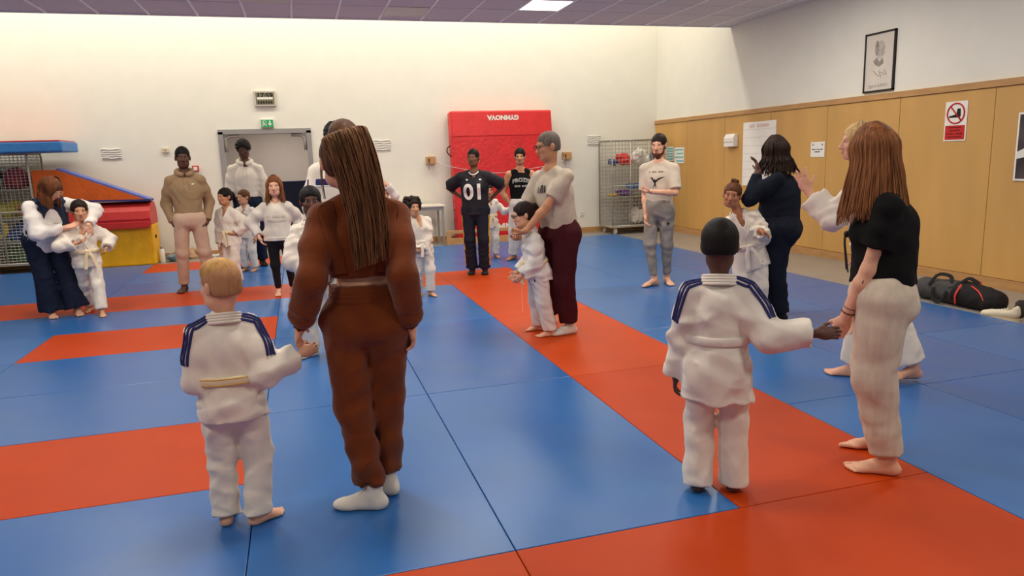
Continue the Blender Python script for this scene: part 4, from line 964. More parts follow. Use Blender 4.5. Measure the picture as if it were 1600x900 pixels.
star = [(0, .02), (.006, .004), (.022, -.004), (.006, -.006), (.012, -.024), (0, -.012), (-.012, -.022), (-.006, -.002), (-.018, .008), (-.004, .006)]
ex = nrm(np.cross(Zv, n2)); link_mesh('emblem', np.array([q+n2*0.006+ex*x*1.2+Zv*y*1.2 for x, y in star]), [tuple(range(10))], M_BLACK, p.e)
p.short_hair(H_DK, 0.009, -0.06, 0.002, 0.02); p.brows(H_DK)
S = SDF(); S.ell(p.hp(0, -0.115, 0.05), np.array((0.03, 0.03, 0.03))*p.hs, p.Mh, 0.02); p.hair_mesh(S, H_DK, 0.002, 0.02, name='hair_bun')
S = SDF(); S.ell(p.hp(0, 0.058, -0.100), np.array((0.042, 0.034, 0.042))*p.hs, p.Mh, 0.02); S.ell(p.hp(0, 0.045, -0.128), np.array((0.03, 0.026, 0.035))*p.hs, p.Mh, 0.02); S.ell(p.hp(0, 0.090, -0.053), np.array((0.026, 0.007, 0.006))*p.hs, p.Mh, 0.01)
for q in (1, -1): S.cone(p.hp(q*0.066, 0.02, -0.03), p.hp(q*0.05, 0.045, -0.09), 0.010*p.hs, 0.02*p.hs, 0.02)
S.ell(p.hp(0, 0.098, -0.068), np.array((0.020, 0.012, 0.009))*p.hs, p.Mh, 0.006, 's'); p.hair_mesh(S, H_CHEST, 0.002, 0.02, name='beard')

# ---- P19 + P20
p = Person('person in midnight blue top and trousers, hand at the cheek, an arm around a child', ('px', 1214, 498), 1.60, -92, 'deep', w=1.2, dp=1.42, hips=1.36, bust=1.2, belly=0.05, fat=1.3, vox=0.0085,
           fl=('px', 1218, 500), fr=('px', 1200, 488), fla=-92, fra=-92, hl=('px', 1185, 268, 0.14), hr=('px', 1182, 362, 0.12), el=(0.2, 0.6, -1.0), er=(-0.2, 0.2, -1), head=(-26, -4, 0), hoff=(0, 0.02, -0.01), hdl=(-0.25, 0.25, 1), tl=(-1, 0.2, 0), cl=0.3, lean=(0, 0.03), barefoot=(False, False))
p.build_body(shrink=0.014)
for sd in (1, -1): p.sock(sd, M_SHOE, 0.02, name='sock')
p.trousers(M_DKNIT, (0.125, 0.095, 0.085), hem=1.0, waist=0.2, fold=0.007, wl=0.12, e=0.022)
p.top(M_DKNIT, hem=-0.06, sleeve=1.9, e=0.012, rs=(0.076, 0.068, 0.05), rhem=0.158, fold=0.007, wl=0.12, name='pullover')
p.long_hair(H_DK, hairmat('espresso', (58, 38, 30), (30, 20, 16)), length=0.17, n=260, phi=(34, 326), wave=0.010, spread=0.055, t=0.024, seed=6, front=0.02, r0=0.006, out=0.02)
p = Person('smiling child in judo suit with black patch, leaning on the person in midnight blue', ('px', 1172, 503), 1.235, 8, 'mid', kid=True, vox=0.008, lean=(-0.10, 0.02), poff=(-0.02, 0, 0), head=(-14, -2, -8), hoff=(-0.035, 0, 0.01),
           hl=('px', 1186, 360, 0.16), hr=('px', 1143, 385, 0.06), el=(0.5, 0.3, -1), hdl=(0.9, 0.1, -0.3), cl=0.6)
p.build_body(shrink=0.012)
p.gi(hem=-0.40, belt_u=0.22, sleeve=1.85, fold=0.009, rs=(0.088, 0.086, 0.085), rhem=0.18, rw=0.15, r=(0.12, 0.10, 0.095), tails=True, belt=M_GI, seed=31)
V, F = ribbon([hit(p.bj, p.at(-0.26, 0.055), p.Ft, 0.3)[0]+Zv*z for z in (-0.018, 0.018)], [p.Ft]*2, 0.035, 0.003); np_mesh('maker_patch', V, F, M_BLACK, p.e)
S = p.cap_sdf(0.008, -0.06); p.hair_mesh(S, H_CHEST, 0.004, 0.018)
for q in range(3):
    S = SDF(); [S.ell(p.hp(0.02*(q-1)+rg.uniform(-.01, .01), -0.02+rg.uniform(-.02, .02), 0.125+rg.uniform(-.01, .015)), np.array((0.013, 0.013, 0.013)), None, 0.006) for i in range(5)]; p.hair_mesh(S, H_CHEST, 0.002, 0.02, name='hair_knot')
p.brows(H_DK)

# ---- P21 coach
p = Person('person in white judo suit with black belt, one hand raised with open palm, striding', ('px', 1356, 592), 1.65, -84, 'rosy', w=1.05, vox=0.0085, lean=(0, 0.10), dp=1.05,
           fl=('px', 1334, 588), fr=('px', 1424, 596), fla=-90, fra=-60, hl=('px', 1262, 299, 0.10), hr=('px', 1345, 400, -0.2), el=(0.3, 0.1, -1), head=(6, 0, 0), hdl=(0.05, 0.45, 1), tl=(0.1, -1, 0.4), cl=0.05, spl=0.5, heel=(0, 0.02))
p.build_body(shrink=0.014)
p.gi(hem=-0.30, belt_u=0.24, belt=M_BLKBELT, sleeve=(1.72, 1.8), fold=0.009, rs=(0.078, 0.078, 0.092), rhem=0.175, rw=0.145, r=(0.110, 0.098, 0.092), them=0.93, seed=41)
p.long_hair(H_PALE, H_PALE, length=0.05, n=90, phi=(60, 300), wave=0.003, spread=0.01, t=0.014, seed=9, r0=0.005, core=False); p.brows(H_BLOND)

# ---- P1 + P2
p = Person('person in navy quilted vest over white blouse and wide dark jeans, bending over a child', ('px', 98, 494), 1.58, 26, 'light', w=1.16, dp=1.25, hips=1.16, bust=1.15, belly=0.03, fat=1.2, vox=FAR, lean=(-0.02, 0.25), poff=(-0.03, -0.09, 0), head=(34, -40, 6), hoff=(-0.02, 0.07, -0.05),
           fl=('px', 122, 491), fr=('px', 82, 495), fla=8, fra=4, hl=('px', 138, 352, 0.22), hr=('px', 100, 356, 0.26), el=(1, -0.2, 0.3), er=(-1, -0.2, -0.6), hdl=(0.1, 0.1, -1), hdr=(1, 0.2, 0.2), tl=(-1, 0, 0), cl=0.3, cr=0.3)
p.build_body(shrink=0.014)
p.trousers(M_DENIM, (0.115, 0.098, 0.128), hem=1.0, waist=0.2, fold=0.006, wl=0.10, name='jeans', e=0.018)
p.top(M_BLOUSE, hem=-0.16, sleeve=1.95, e=0.012, rs=(0.084, 0.082, 0.055), rhem=0.20, fold=0.007, wl=0.09, name='blouse')
S = SDF(); p.torso(S, 0.030); S.cone(p.at(0.6), p.at(0.04), 0.185*p.s, 0.205*p.s, 0.03, sq=(p.Ft, 0.8), f1=True)
S.cut(p.at(0.04), -p.T); S.ell(p.NB+p.T*0.03*p.s, (0.075*p.s,)*3, None, 0.01, 's')
S.cone(p.at(1.1, -0.02, 0.16), p.at(-0.3, -0.02, 0.2), 0.07*p.s, 0.13*p.s, 0.02, op='s')
for sd in (1, -1): S.cone(p.sh[sd]+p.Lt*sd*0.02, p.sh[sd]+p.Lt*sd*0.14, 0.10*p.s, 0.12*p.s, 0.01, op='s')
p.garment('vest', S, M_VEST, 0.005, 0.06, 0.5)
p.long_hair(H_BRN, H_AUB, length=0.13, n=450, phi=(40, 320), wave=0.003, spread=0.01, t=0.016, seed=12, r0=0.003, front=0.012); p.glasses(M_GLASSG); p.brows(H_BRN)
p = Person('child in white judo suit with long cream belt, held by the person in navy vest', ('px', 151, 491), 1.205, 12, 'olive', kid=True, vox=FAR, lean=(-0.02, 0), hoff=(0.02, 0, 0), poff=(-0.02, 0, 0),
           fl=('px', 160, 493), fr=('px', 143, 486), fla=5, fra=-28, hl=('px', 166, 389, 0.10), hr=('px', 121, 380, 0.20), el=(1, -0.5, -0.3), er=(-1, 0.0, -0.6), head=(-8, -4, 0), hdr=(1, 0.1, 0.3), cr=0.6)
p.build_body(shrink=0.012)
p.gi(hem=-0.26, belt_u=0.22, sleeve=1.88, fold=0.009, rs=(0.088, 0.086, 0.085), rhem=0.17, rw=0.145, r=(0.105, 0.085, 0.085), them=0.95, seed=51)
p.short_hair(H_DK, 0.016, -0.05, 0.005, 0.025, front=-0.012); p.brows(H_DK, 1.2)

# ---- P3 hoodie
p = Person('person in khaki hoodie and sand trousers, hands in the pockets', ('px', 309, 456), 1.735, 2, 'deep', w=1.04, vox=FAR,
           fl=('px', 330, 452), fr=('px', 289, 455), fla=12, fra=-22, hl=('px', 324, 346, 0.0), hr=('px', 271, 350, 0.0), el=(0.6, -1, 0), er=(-0.6, -1, 0), hdl=(-0.5, 0.15, -1), hdr=(0.5, 0.15, -1))
p.build_body(shrink=0.014, hands=(True, True))
p.trousers(M_CHINO, (0.092, 0.074, 0.060), hem=0.96, waist=0.12, fold=0.003, wl=0.12, e=0.014)
p.top(M_BEIGE, hem=-0.10, sleeve=1.92, e=0.012, rs=(0.064, 0.060, 0.045), rhem=0.150, fold=0.005, wl=0.10, name='hoodie'); band(p, p.bj, -0.05, 0.05, M_BEIGE, 'hem_band')
hood(p, M_BEIGE); drawstrings(p, M_BEIGE); p.print_shape([(-.022, .0), (-.008, .010), (.010, .008), (.022, .010), (.012, -.004), (-.004, -.008)], [(0, 1, 2, 3, 4, 5)], 0.78, 0.075, M_WPR, 'emblem')
p.short_hair(H_BLK, 0.007, -0.03, 0.002, 0.015, top=0.012, front=0.004); p.brows(H_BLK)
S = SDF(); S.ell(p.hp(0, 0.062, -0.098), np.array((0.022, 0.022, 0.018))*p.hs, p.Mh, 0.01); p.hair_mesh(S, H_BLK, 0.0008, 0.015, name='goatee')
# ---- P4 white hoodie
p = Person('person in cream hoodie and dark jeans, smiling, head bent down', ('px', 398, 416), 1.87, -4, 'deep', w=1.06, vox=FAR, head=(-6, -14, 4), fl=('px', 411, 414), fla=10)
p.build_body(shrink=0.014, feet=False); 
for sd in (1, -1): p.sock(sd, M_SHOE, 0.0, name='shoe')
p.trousers(M_DENIM, (0.105, 0.085, 0.075), hem=0.98, waist=0.12, fold=0.006, wl=0.09, name='jeans')
p.top(M_CREAM, hem=-0.06, sleeve=1.92, e=0.012, rs=(0.066, 0.062, 0.048), rhem=0.150, fold=0.006, wl=0.10, name='hoodie'); hood(p, M_CREAM); drawstrings(p, M_CREAM)
p.short_hair(H_BLK, 0.024, -0.02, 0.012, 0.035, front=0.006); p.brows(H_BLK)
# ---- P5, P6
p = Person('child in white judo suit with cream belt, looking sideways in front of the cream hoodie', ('px', 366, 446), 1.235, -38, 'tan', kid=True, vox=FAR, head=(-12, -2, 0), hl=('px', 366, 366, 0.10), hr=('px', 344, 389, 0.05), el=(1, -0.6, -0.4), hdl=(-1, 0.3, 0), cl=0.5)
p.build_body(shrink=0.012); p.gi(hem=-0.28, belt_u=0.20, sleeve=1.85, fold=0.009, rs=(0.088, 0.084, 0.08), rhem=0.168, rw=0.140, seed=61)
hp = p.hp; p.ponytail(H_BLK, H_BLK, None, [hp(0, -0.095, 0.03), hp(0, -0.130, 0.03), hp(0.01, -0.150, -0.05), hp(0.01, -0.150, -0.16)], r=0.032, n=50, t=0.010, r0=0.004); p.brows(H_BLK)
p = Person('child in judo suit with blue shoulder stripes, half hidden before the dark jeans', ('px', 392, 423), 1.165, -30, 'olive', kid=True, vox=FAR, head=(-20, 0, 0)); p.build_body(shrink=0.012)
p.gi(M_GI2, hem=-0.30, belt_u=0.22, fold=0.009, stripes=True, r=(0.105, 0.085, 0.085), seed=71); p.short_hair(H_BRN, 0.010, -0.05, 0.002, 0.02); p.brows(H_BRN)
# ---- P7
p = Person('child in pale sweatshirt with raised lettering and black leggings, barefoot', ('px', 444, 462), 1.375, -6, 'light', kid=True, w=1.03, vox=FAR, head=(2, 0, 0), fr=('px', 436, 460), fra=-6, fl=('px', 458, 456), hr=('px', 405, 371, 0.03), er=(-1, -0.4, 0), hl=('px', 462, 368, 0))
p.build_body(shrink=0.014); p.trousers(M_LEG, (0.092, 0.066, 0.044), hem=0.95, waist=0.15, fold=0.002, wl=0.06, name='leggings', e=0.008)
p.top(M_SWEAT, hem=-0.08, sleeve=1.92, e=0.022, rs=(0.088, 0.082, 0.055), rhem=0.165, fold=0.008, wl=0.11, name='sweatshirt'); band(p, p.bj, -0.04, 0.04, M_SWEAT, 'hem_band')
p.print_shape(*word_marks((0.05, 0.09, 0.05), 0.028, 0.015, 4), 0.62, 0.0, M_TEE2, 'raised_lettering', off=0.006)['kind'] = 'stuff'; p.print_shape(*word_marks((0.11, 0.08), 0.028, 0.015, 5), 0.50, 0.0, M_TEE2, 'raised_lettering', off=0.006)['kind'] = 'stuff'
for sd in (1,):
    pass
p.shoulder_stripes(reach=0.3, sides=(-1,), m=M_BLACK); p.long_hair(H_AUB, H_AUB2, length=0.17, n=300, phi=(52, 308), wave=0.003, spread=0.02, t=0.012, seed=14, r0=0.003, front=-0.006); p.brows(H_BRN)
# ---- P8, P9, P10 behind the person in rust
p = Person('child in white judo suit and white socks, elbow out, hidden behind the person in rust', ('px', 505, 557), 1.33, 4, 'deep', kid=True, vox=FAR, hr=('px', 492, 428, 0.14), er=(-1, -0.1, -0.3), hdr=(1, 0.1, 0), cr=0.5, barefoot=(False, False), fr=('px', 489, 556), fra=-60, fl=('px', 520, 552), hl=('px', 520, 430, 0.12)); p.build_body(shrink=0.012)
for sd in (1, -1): p.sock(sd, M_SOCK, 0.02)
p.gi(hem=-0.26, belt_u=0.24, fold=0.009, seed=81, rs=(0.088, 0.090, 0.085)); p.short_hair(H_BLK, 0.012, -0.045, 0.002, 0.012); p.brows(H_BLK)
p = Person('person in white sweater with navy chest stripe, mostly hidden behind the person in rust', ('w', -0.36, 4.0), 1.84, 4, 'olive', w=1.05, vox=FAR, face=True); p.build_body(shrink=0.014, feet=False)
for sd in (1, -1): p.sock(sd, M_SOCK, 0.02)
p.trousers(M_DENIM, (0.105, 0.085, 0.075), name='jeans'); p.top(M_CREAM, hem=-0.08, e=0.016, rs=(0.07, 0.065, 0.048), name='sweater', fold=0.006); band(p, p.bj, 0.70, 0.055, M_NAVY, 'chest_stripe', 0.003, 0); band(p, p.bj, 0.64, 0.012, M_WPR, 'chest_line', 0.003, 0)
p.short_hair(H_BLK, 0.016, -0.05, 0.006, 0.03); p.brows(H_BLK)
p = Person('child in white judo suit resting one hand on the head, behind the person in rust', ('px', 607, 436), 1.20, 10, 'light', kid=True, vox=FAR, hl=('px', 604, 288, 0.11), el=(1, 0.2, 0.3), hdl=(-0.8, 0.1, 0.5), tl=(0, 0, -1), cl=0.3); p.build_body(shrink=0.012)
p.gi(M_GI2, fold=0.009, seed=91); p.short_hair(H_BRN, 0.012, -0.05, 0.003, 0.02); p.brows(H_BRN)
# ---- P11 curly child
p = Person('child in white judo suit with white belt, hands together over the belly', ('px', 664, 462), 1.10, 14, 'olive', kid=True, vox=FAR, head=(14, 0, 0), hl=('px', 660, 392, 0.11), hr=('px', 648, 393, 0.12), el=(1, -0.5, -0.3), er=(-1, -0.5, -0.3), hdl=(-1, 0.2, 0), hdr=(1, 0.2, -0.1), cl=0.6, cr=0.6, hoff=(-0.05, 0, 0), lean=(-0.03, 0), fl=('px', 673, 462), fla=35, fr=('px', 655, 460)); p.build_body(shrink=0.012)
p.gi(hem=-0.28, belt_u=0.22, fold=0.009, seed=101, belt=M_GI, rs=(0.086, 0.084, 0.08))
S = p.cap_sdf(0.014, -0.05, 0.0, False); rg2 = random.Random(5)
for i in range(150):
    a = rg2.uniform(0.9, 5.4); u = rg2.uniform(-0.05, 0.115); rad = 0.088*math.sqrt(max(0.03, 1-((u-0.02)/0.125)**2))+0.014; S.ell(p.hp(math.sin(a)*rad, -0.014+math.cos(a)*rad*1.12, u+0.01), np.array((0.017, 0.017, 0.015)), None, 0.006)
for i in range(40):
    a = rg2.uniform(0, 6.28); rad = rg2.uniform(0, 0.075); S.ell(p.hp(math.sin(a)*rad, -0.014+math.cos(a)*rad*1.1, 0.125-rad*0.35+rg2.uniform(-.006, .008)), np.array((0.017, 0.017, 0.015)), None, 0.006)
p.hair_mesh(S, H_DK, 0.002, 0.02); p.brows(H_DK)
# ---- P12 jersey
p = Person('person in black jersey numbered 01 and gold-striped track trousers, hands behind the back', ('px', 747, 427), 1.62, -6, 'brown', w=1.10, dp=1.05, hips=1.10, bust=0.9, vox=FAR,
           hl=('px', 768, 310, -0.16), hr=('px', 724, 310, -0.16), el=(1, -0.3, 0.1), er=(-1, -0.3, 0.1), fl=('px', 758, 427), fr=('px', 738, 427), fla=0, fra=-8, barefoot=(False, False), head=(-10, 0, 0)); p.build_body(shrink=0.014)
for sd in (1, -1): p.sock(sd, M_SHOE, -0.005, name='shoe')
p.trousers(M_NAVYT, (0.100, 0.080, 0.082), hem=1.0, waist=0.15, fold=0.006, wl=0.1, name='track_trousers')
for sd in (1, -1):
    pts = []; nor = []
    for t in np.linspace(0.15, 1.9, 16):
        q = p.hip[sd]*(1-t)+p.kn[sd]*t if t < 1 else p.kn[sd]*(2-t)+p.an[sd]*(t-1); a_, n_ = hit(p.bt, q, p.L*sd+p.F*0.35, 0.2); pts.append(a_); nor.append(n_)
    V, F = ribbon(pts, nor, 0.030, 0.003); np_mesh('gold_stripe', V, F, M_GOLD, p.e)
p.top(M_JERS, hem=-0.16, sleeve=0.85, e=0.024, rs=(0.088, 0.092, 0.085), rhem=0.172, fold=0.003, wl=0.11, name='jersey', vneck=0.06)
p.print_text('01', 0.275, 0.46, 0.0, M_WPR, bold=0.008, off=0.012)
V, F = ribbon([p.NB+p.Ft*0.075*p.s*math.cos(t)+p.Lt*0.070*p.s*math.sin(t)+p.T*(-0.045*max(0, math.cos(t))**2+0.012)*p.s+p.Ft*0.03*max(0, math.cos(t)) for t in np.linspace(0, 6.283, 25)[:-1]], [p.Ft*math.cos(t)+p.Lt*math.sin(t)+p.T*0.6 for t in np.linspace(0, 6.283, 25)[:-1]], 0.014, 0.005, True); np_mesh('collar_trim', V, F, M_WPR, p.e)
for l in (-0.085, 0.085): p.print_shape([(-.016, 0), (-.01, .012), (.012, .010), (.018, 0), (.006, -.006), (-.008, -.006)], [(0, 1, 2, 3, 4, 5)], 0.80, l, M_WPR, 'emblem')
p.short_hair(H_BLK, 0.007, -0.06, 0.001, 0.02); p.brows(H_BLK)
for q in (1, -1): MB().tube([p.hp(q*0.083, -0.006+0.010*math.cos(t), -0.052+0.010*math.sin(t)) for t in np.linspace(0, 6.28, 9)[:-1]], 0.003, 5, closed=True).build('earring', M_GLASSG, p.e)
# ---- P13 + P14
p = Person('child in white judo suit hidden behind the jersey wearer, arm stretched sideways', ('px', 768, 403), 1.12, 20, 'tan', kid=True, vox=FAR, hl=('px', 801, 326, 0.05), el=(0.2, -0.5, -1), hoff=(-0.02, 0, 0)); p.build_body(shrink=0.012); p.gi(M_GI2, fold=0.009, seed=111); p.short_hair(H_DK); p.brows(H_DK)
p = Person('person in black sleeveless top with arched white lettering and white judo trousers', ('px', 817, 407), 1.61, 4, 'tan', w=1.10, fat=1.18, vox=FAR, head=(-8, 0, 0), hr=('px', 800, 322, 0.05), er=(-1, -0.4, 0), fr=('px', 803, 405), fra=-40); p.build_body()
p.trousers(M_GI2, (0.105, 0.09, 0.085), hem=0.98); p.top(M_BLKT, hem=-0.08, sleeve=0, e=0.012, rhem=0.150, fold=0.005, name='tank_top', snug=False, neck=0.07)
p.print_text('PROZIS', 0.075, 0.70, 0.0, M_GPR, bold=0.003, arc=1.6, off=0.009); p.print_shape(*word_marks((0.085, 0.085), 0.032, 0.016, 6), 0.52, 0.0, M_GPR, 'small_lettering', off=0.009)['kind'] = 'stuff'
p.short_hair(H_BLK, 0.010, -0.02, 0.002, 0.02, top=0.016); p.brows(H_BLK)
S = SDF(); S.ell(p.hp(0, 0.060, -0.096), np.array((0.024, 0.024, 0.022))*p.hs, p.Mh, 0.01); S.ell(p.hp(0, 0.089, -0.054), np.array((0.024, 0.006, 0.005))*p.hs, p.Mh, 0.006); S.ell(p.hp(0, 0.096, -0.068), np.array((0.017, 0.008, 0.007))*p.hs, p.Mh, 0.004, 's'); p.hair_mesh(S, H_BLK, 0.0008, 0.015, name='goatee')

# ------------------------------------------------------------------ things on the back wall
YB = WY-0.002
EX, EZ = (1, 0, 0), (0, 0, 1)
e = empty('wall_clock', (-1.13, YB, 2.63), 'grey framed digital wall clock showing the time, above the exit sign', 'clock')
MB().box((-0.18, -0.05, -0.13), (0.18, 0, 0.13), bev=0.008).build('housing', mat('clock_frame', (196, 190, 182), 0.4, 0.02), e)
MB().box((-0.15, -0.054, -0.10), (0.15, -0.045, 0.10)).build('display', mat('lcd_olive', (118, 116, 92), 0.25, 0.02), e)
o = put_text('digits', '17:59', 0.12, (-1.13, YB-0.055, 2.675), EX, EZ, M_BLACK, e, 0.001, 0.003)
MB().box((-0.13, -0.0565, -0.015), (0.13, -0.054, 0.02)).build('paper_strip', M_PAPER, e)
for k in range(6): MB().box((-0.12+k*0.042, -0.056, -0.085), (-0.095+k*0.042, -0.054, -0.045)).build('segment_mark', M_BLACK, e)
e = empty('exit_sign', (-1.13, YB, 2.21), 'green emergency exit sign with running figure and arrow above the doorway', 'sign')
MB().box((-0.11, -0.05, -0.07), (0.11, 0, 0.075), bev=0.006).build('housing', M_WHITE, e)
MB().box((-0.10, -0.054, -0.06), (0.10, -0.048, 0.062)).build('face', mat('exit_green', (30, 150, 88), 0.4, 0.01, emit=0.25), e)
MB().prism([(0.045, 0.045), (0.082, 0.0), (0.058, 0.0), (0.058, -0.045), (0.032, -0.045), (0.032, 0.0), (0.008, 0.0)], -0.0565, -0.054).build('arrow', M_WPR, e) if False else MB().prism([(0.045, -0.045), (0.082, 0.0), (0.058, 0.0), (0.058, 0.045), (0.032, 0.045), (0.032, 0.0), (0.008, 0.0)], -0.0565, -0.054).build('arrow', M_WPR, e)
b = MB(); b.box((-0.085, -0.0565, -0.045), (-0.078, -0.054, 0.045)); b.box((-0.02, -0.0565, -0.045), (-0.013, -0.054, 0.045)); b.box((-0.085, -0.0565, 0.042), (-0.013, -0.054, 0.047)); b.build('door_mark', M_WPR, e)
b = MB(); b.tube([(-0.06, -0.0555, 0.02), (-0.05, -0.0555, -0.005), (-0.062, -0.0555, -0.022), (-0.07, -0.0555, -0.04)], 0.006, 5); b.tube([(-0.05, -0.0555, -0.005), (-0.038, -0.0555, -0.02), (-0.03, -0.0555, -0.04)], 0.006, 5); b.tube([(-0.072, -0.0555, 0.0), (-0.058, -0.0555, 0.012), (-0.038, -0.0555, 0.0)], 0.005, 5); b.lathe([(0.001, -0.002), (0.008, -0.001), (0.008, 0.001), (0.001, 0.002)], (-0.055, -0.0555, 0.033), 10, 1); b.build('running_figure', M_WPR, e)
e = empty('thermostat', (-2.80, YB, 1.80), 'small beige thermostat box on the back wall', 'thermostat'); MB().box((-0.055, -0.035, -0.04), (0.055, 0, 0.04), bev=0.006).build('housing', mat('beige_plastic', (214, 200, 170), 0.5), e); MB().box((-0.02, -0.038, -0.012), (0.02, -0.034, 0.012)).build('dial_window', M_GREY, e)
for (x, z, wd, hg, lb) in ((-3.62, 1.765, 0.29, 0.18, 'rippled white sheet on the wall over the orange wedge'), (0.83, 1.79, 0.30, 0.20, 'rippled white sheet on the wall between doorway and crash mat'), (5.0, 1.78, 0.28, 0.19, 'rippled white sheet on the wall beside the laundry trolley')):
    e = empty('rippled_sheet', (x, YB, z), lb, 'wall sheet'); rgq = random.Random(int(x*10))
    MB().box((-wd/2, -0.006, -hg/2), (wd/2, 0, hg/2)).build('backing', M_WALL, e)
    for k in range(5):
        zz = -hg/2+hg*(k+0.5)/5; pts = [(-wd/2+wd*t+rgq.uniform(-.004, .004)*(1 if 0 < t < 1 else 3), -0.014, zz+0.006*math.sin(t*9+k*1.7)+rgq.uniform(-.003, .003)) for t in np.linspace(0, 1, 9)]
        MB().tube(pts, 0.0085, 6).build('ripple', M_WHITE, e, smooth=True)
e = empty('light_switch', (4.72, YB, 0.34), 'white wall socket low on the back wall', 'socket'); MB().box((-0.045, -0.014, -0.045), (0.045, 0, 0.045), bev=0.005).build('plate', M_WHITE, e); MB().lathe([(0.03, -0.016), (0.026, -0.012)], (0, 0, 0), 16, 1).build('insert', mat('socket_well', (214, 208, 200), 0.5), e); e.name = 'wall_socket'
e = empty('fire_alarm', (-2.36, YB, 1.48), 'small red alarm call point behind the khaki hoodie', 'alarm'); MB().box((-0.05, -0.04, -0.05), (0.05, 0, 0.05), bev=0.006).build('housing', M_REDP, e); MB().box((-0.03, -0.043, -0.03), (0.03, -0.038, 0.03)).build('press_plate', M_WHITE, e)
e = empty('notice_frame', (-0.10, YB, 1.53), 'red bordered safety notice on the wall beside the doorway', 'notice'); MB().box((-0.17, -0.012, -0.22), (0.17, 0, 0.22)).build('sheet', M_PAPER, e)
b = MB(); b.box((-0.17, -0.016, -0.22), (-0.15, -0.01, 0.22)); b.box((0.15, -0.016, -0.22), (0.17, -0.01, 0.22)); b.box((-0.17, -0.016, 0.20), (0.17, -0.01, 0.22)); b.box((-0.17, -0.016, -0.22), (0.17, -0.01, -0.20)); b.build('red_border', M_REDP, e)
for k in range(6): MB().box((-0.13, -0.0135, 0.15-k*0.055), (0.13-0.03*(k % 3), -0.012, 0.162-k*0.055)).build('text_line', mat('grey_text', (120, 116, 112), 0.8), e)
M_BIRCH = mat('birch_block', (190, 146, 98), 0.5, 0.05, 8)
for i, (x, lb) in enumerate(((1.70, 'wooden cord block on the wall left of the crash mat'), (4.40, 'wooden cord block on the wall right of the crash mat'))):
    e = empty('cord_block', (x, YB, 1.49), lb, 'wall block'); MB().box((-0.085, -0.10, -0.07), (0.085, 0, 0.07), bev=0.005).build('wooden_block', M_BIRCH, e); MB().box((-0.06, -0.106, -0.055), (-0.03, -0.098, 0.03)).build('slot', mat('slot_dark', (96, 66, 44), 0.7), e)
    MB().tube([(-0.05, -0.105, -0.03), (-0.055, -0.11, -0.10), (-0.05, -0.108, -0.17)], 0.006, 5).build('pull_cord', mat('cord_grey', (150, 142, 138), 0.7), e, smooth=True)
tag(MB().tube(resample([(1.78, YB-0.05, 1.47), (2.0, YB-0.46, 1.36), (2.9, YB-0.50, 1.22), (4.05, YB-0.46, 1.36), (4.32, YB-0.06, 1.47)], 24), 0.006, 5).build('hanging_cord', mat('cord_pale', (196, 186, 190), 0.6), smooth=True), 'thin pale cord hanging between the two wooden wall blocks', 'cord')

# ------------------------------------------------------------------ red crash mat leaning on the back wall
M_CR = mat('red_vinyl', (206, 34, 38), 0.42, 0.05, 5, 0.5, 14, 0.4, bdist=0.02); M_CR2 = mat('red_vinyl_flap', (216, 44, 46), 0.42, 0.04, 5, 0.4, 18, 0.4, bdist=0.015)
lean_ = math.radians(5.0); e = empty('crash_mat', (3.03, 10.49, ZF), 'big red vinyl crash mat with white lettering leaning against the wall', 'crash mat'); e.rotation_euler = (-lean_, 0, 0)
MB().box((-0.98, 0, 0.0), (0.98, 0.26, 1.96), bev=0.02).build('mat_body', M_CR, e)
MB().box((-0.98, -0.008, 1.93), (0.975, 0.262, 2.41), bev=0.028).build('top_flap', M_CR2, e)
def mat_text(txt, size, z, rot, yy):
    V, F = text_mesh(txt, size, 0.006, spacing=1.0); s_ = -1 if rot else 1
    link_mesh('lettering', np.array([(0.02+s_*x*1.05, yy, z+s_*y) for x, y in V]), [f for f in F], M_WPR, e)
mat_text('GYMNOVA', 0.115, 2.28, True, -0.012); mat_text('GYMNOVA', 0.19, 0.25, False, -0.004)
MB().tube(resample([(-0.98, 0.12, 1.80), (-1.04, 0.12, 1.76), (-1.05, 0.12, 1.68), (-0.98, 0.12, 1.60)], 10), 0.012, 6).build('handle', mat('handle_dark', (110, 20, 26), 0.7), e, smooth=True)
for zz in (0.45, 0.62, 0.78, 1.0): MB().tube([(-0.985, 0.02, zz), (-0.99, 0.10, zz+0.02), (-0.985, 0.2, zz)], 0.01, 5).build('edge_strap', M_CR, e)
# ------------------------------------------------------------------ bench and table
e = empty('gym_bench', (2.55, 10.22, ZF), 'low open-frame wooden gym bench in front of the crash mat', 'bench')
MB().box((-0.76, -0.02, 0.0), (0.76, 0.02, 0.13), bev=0.006).build('lower_board', M_BIRCH, e); MB().box((-0.76, -0.02, 0.21), (0.76, 0.02, 0.27), bev=0.006).build('upper_rail', M_BIRCH, e); MB().box((-0.76, 0.10, 0.0), (0.76, 0.13, 0.10), bev=0.006).build('rear_board', M_BIRCH, e)
for x in (-0.72, 0.0, 0.72): MB().box((x-0.04, -0.018, 0.12), (x+0.04, 0.018, 0.22)).build('post', M_BIRCH, e); MB().box((x-0.03, 0.0, 0.01), (x+0.03, 0.12, 0.06)).build('foot', M_BIRCH, e)
e = empty('side_table', (1.40, 10.62, ZF), 'small table with pale top and grey steel legs beside the gym bench', 'table')
MB().box((-0.42, -0.28, 0.70), (0.42, 0.28, 0.73), bev=0.005).build('table_top', mat('pale_laminate', (226, 216, 200), 0.4), e); MB().box((-0.39, -0.25, 0.64), (0.39, 0.25, 0.70)).build('apron', M_GREY, e)
for x in (-0.37, 0.37):
    for y in (-0.24, 0.24): MB().box((x-0.018, y-0.018, 0), (x+0.018, y+0.018, 0.66)).build('leg', M_GREY, e)

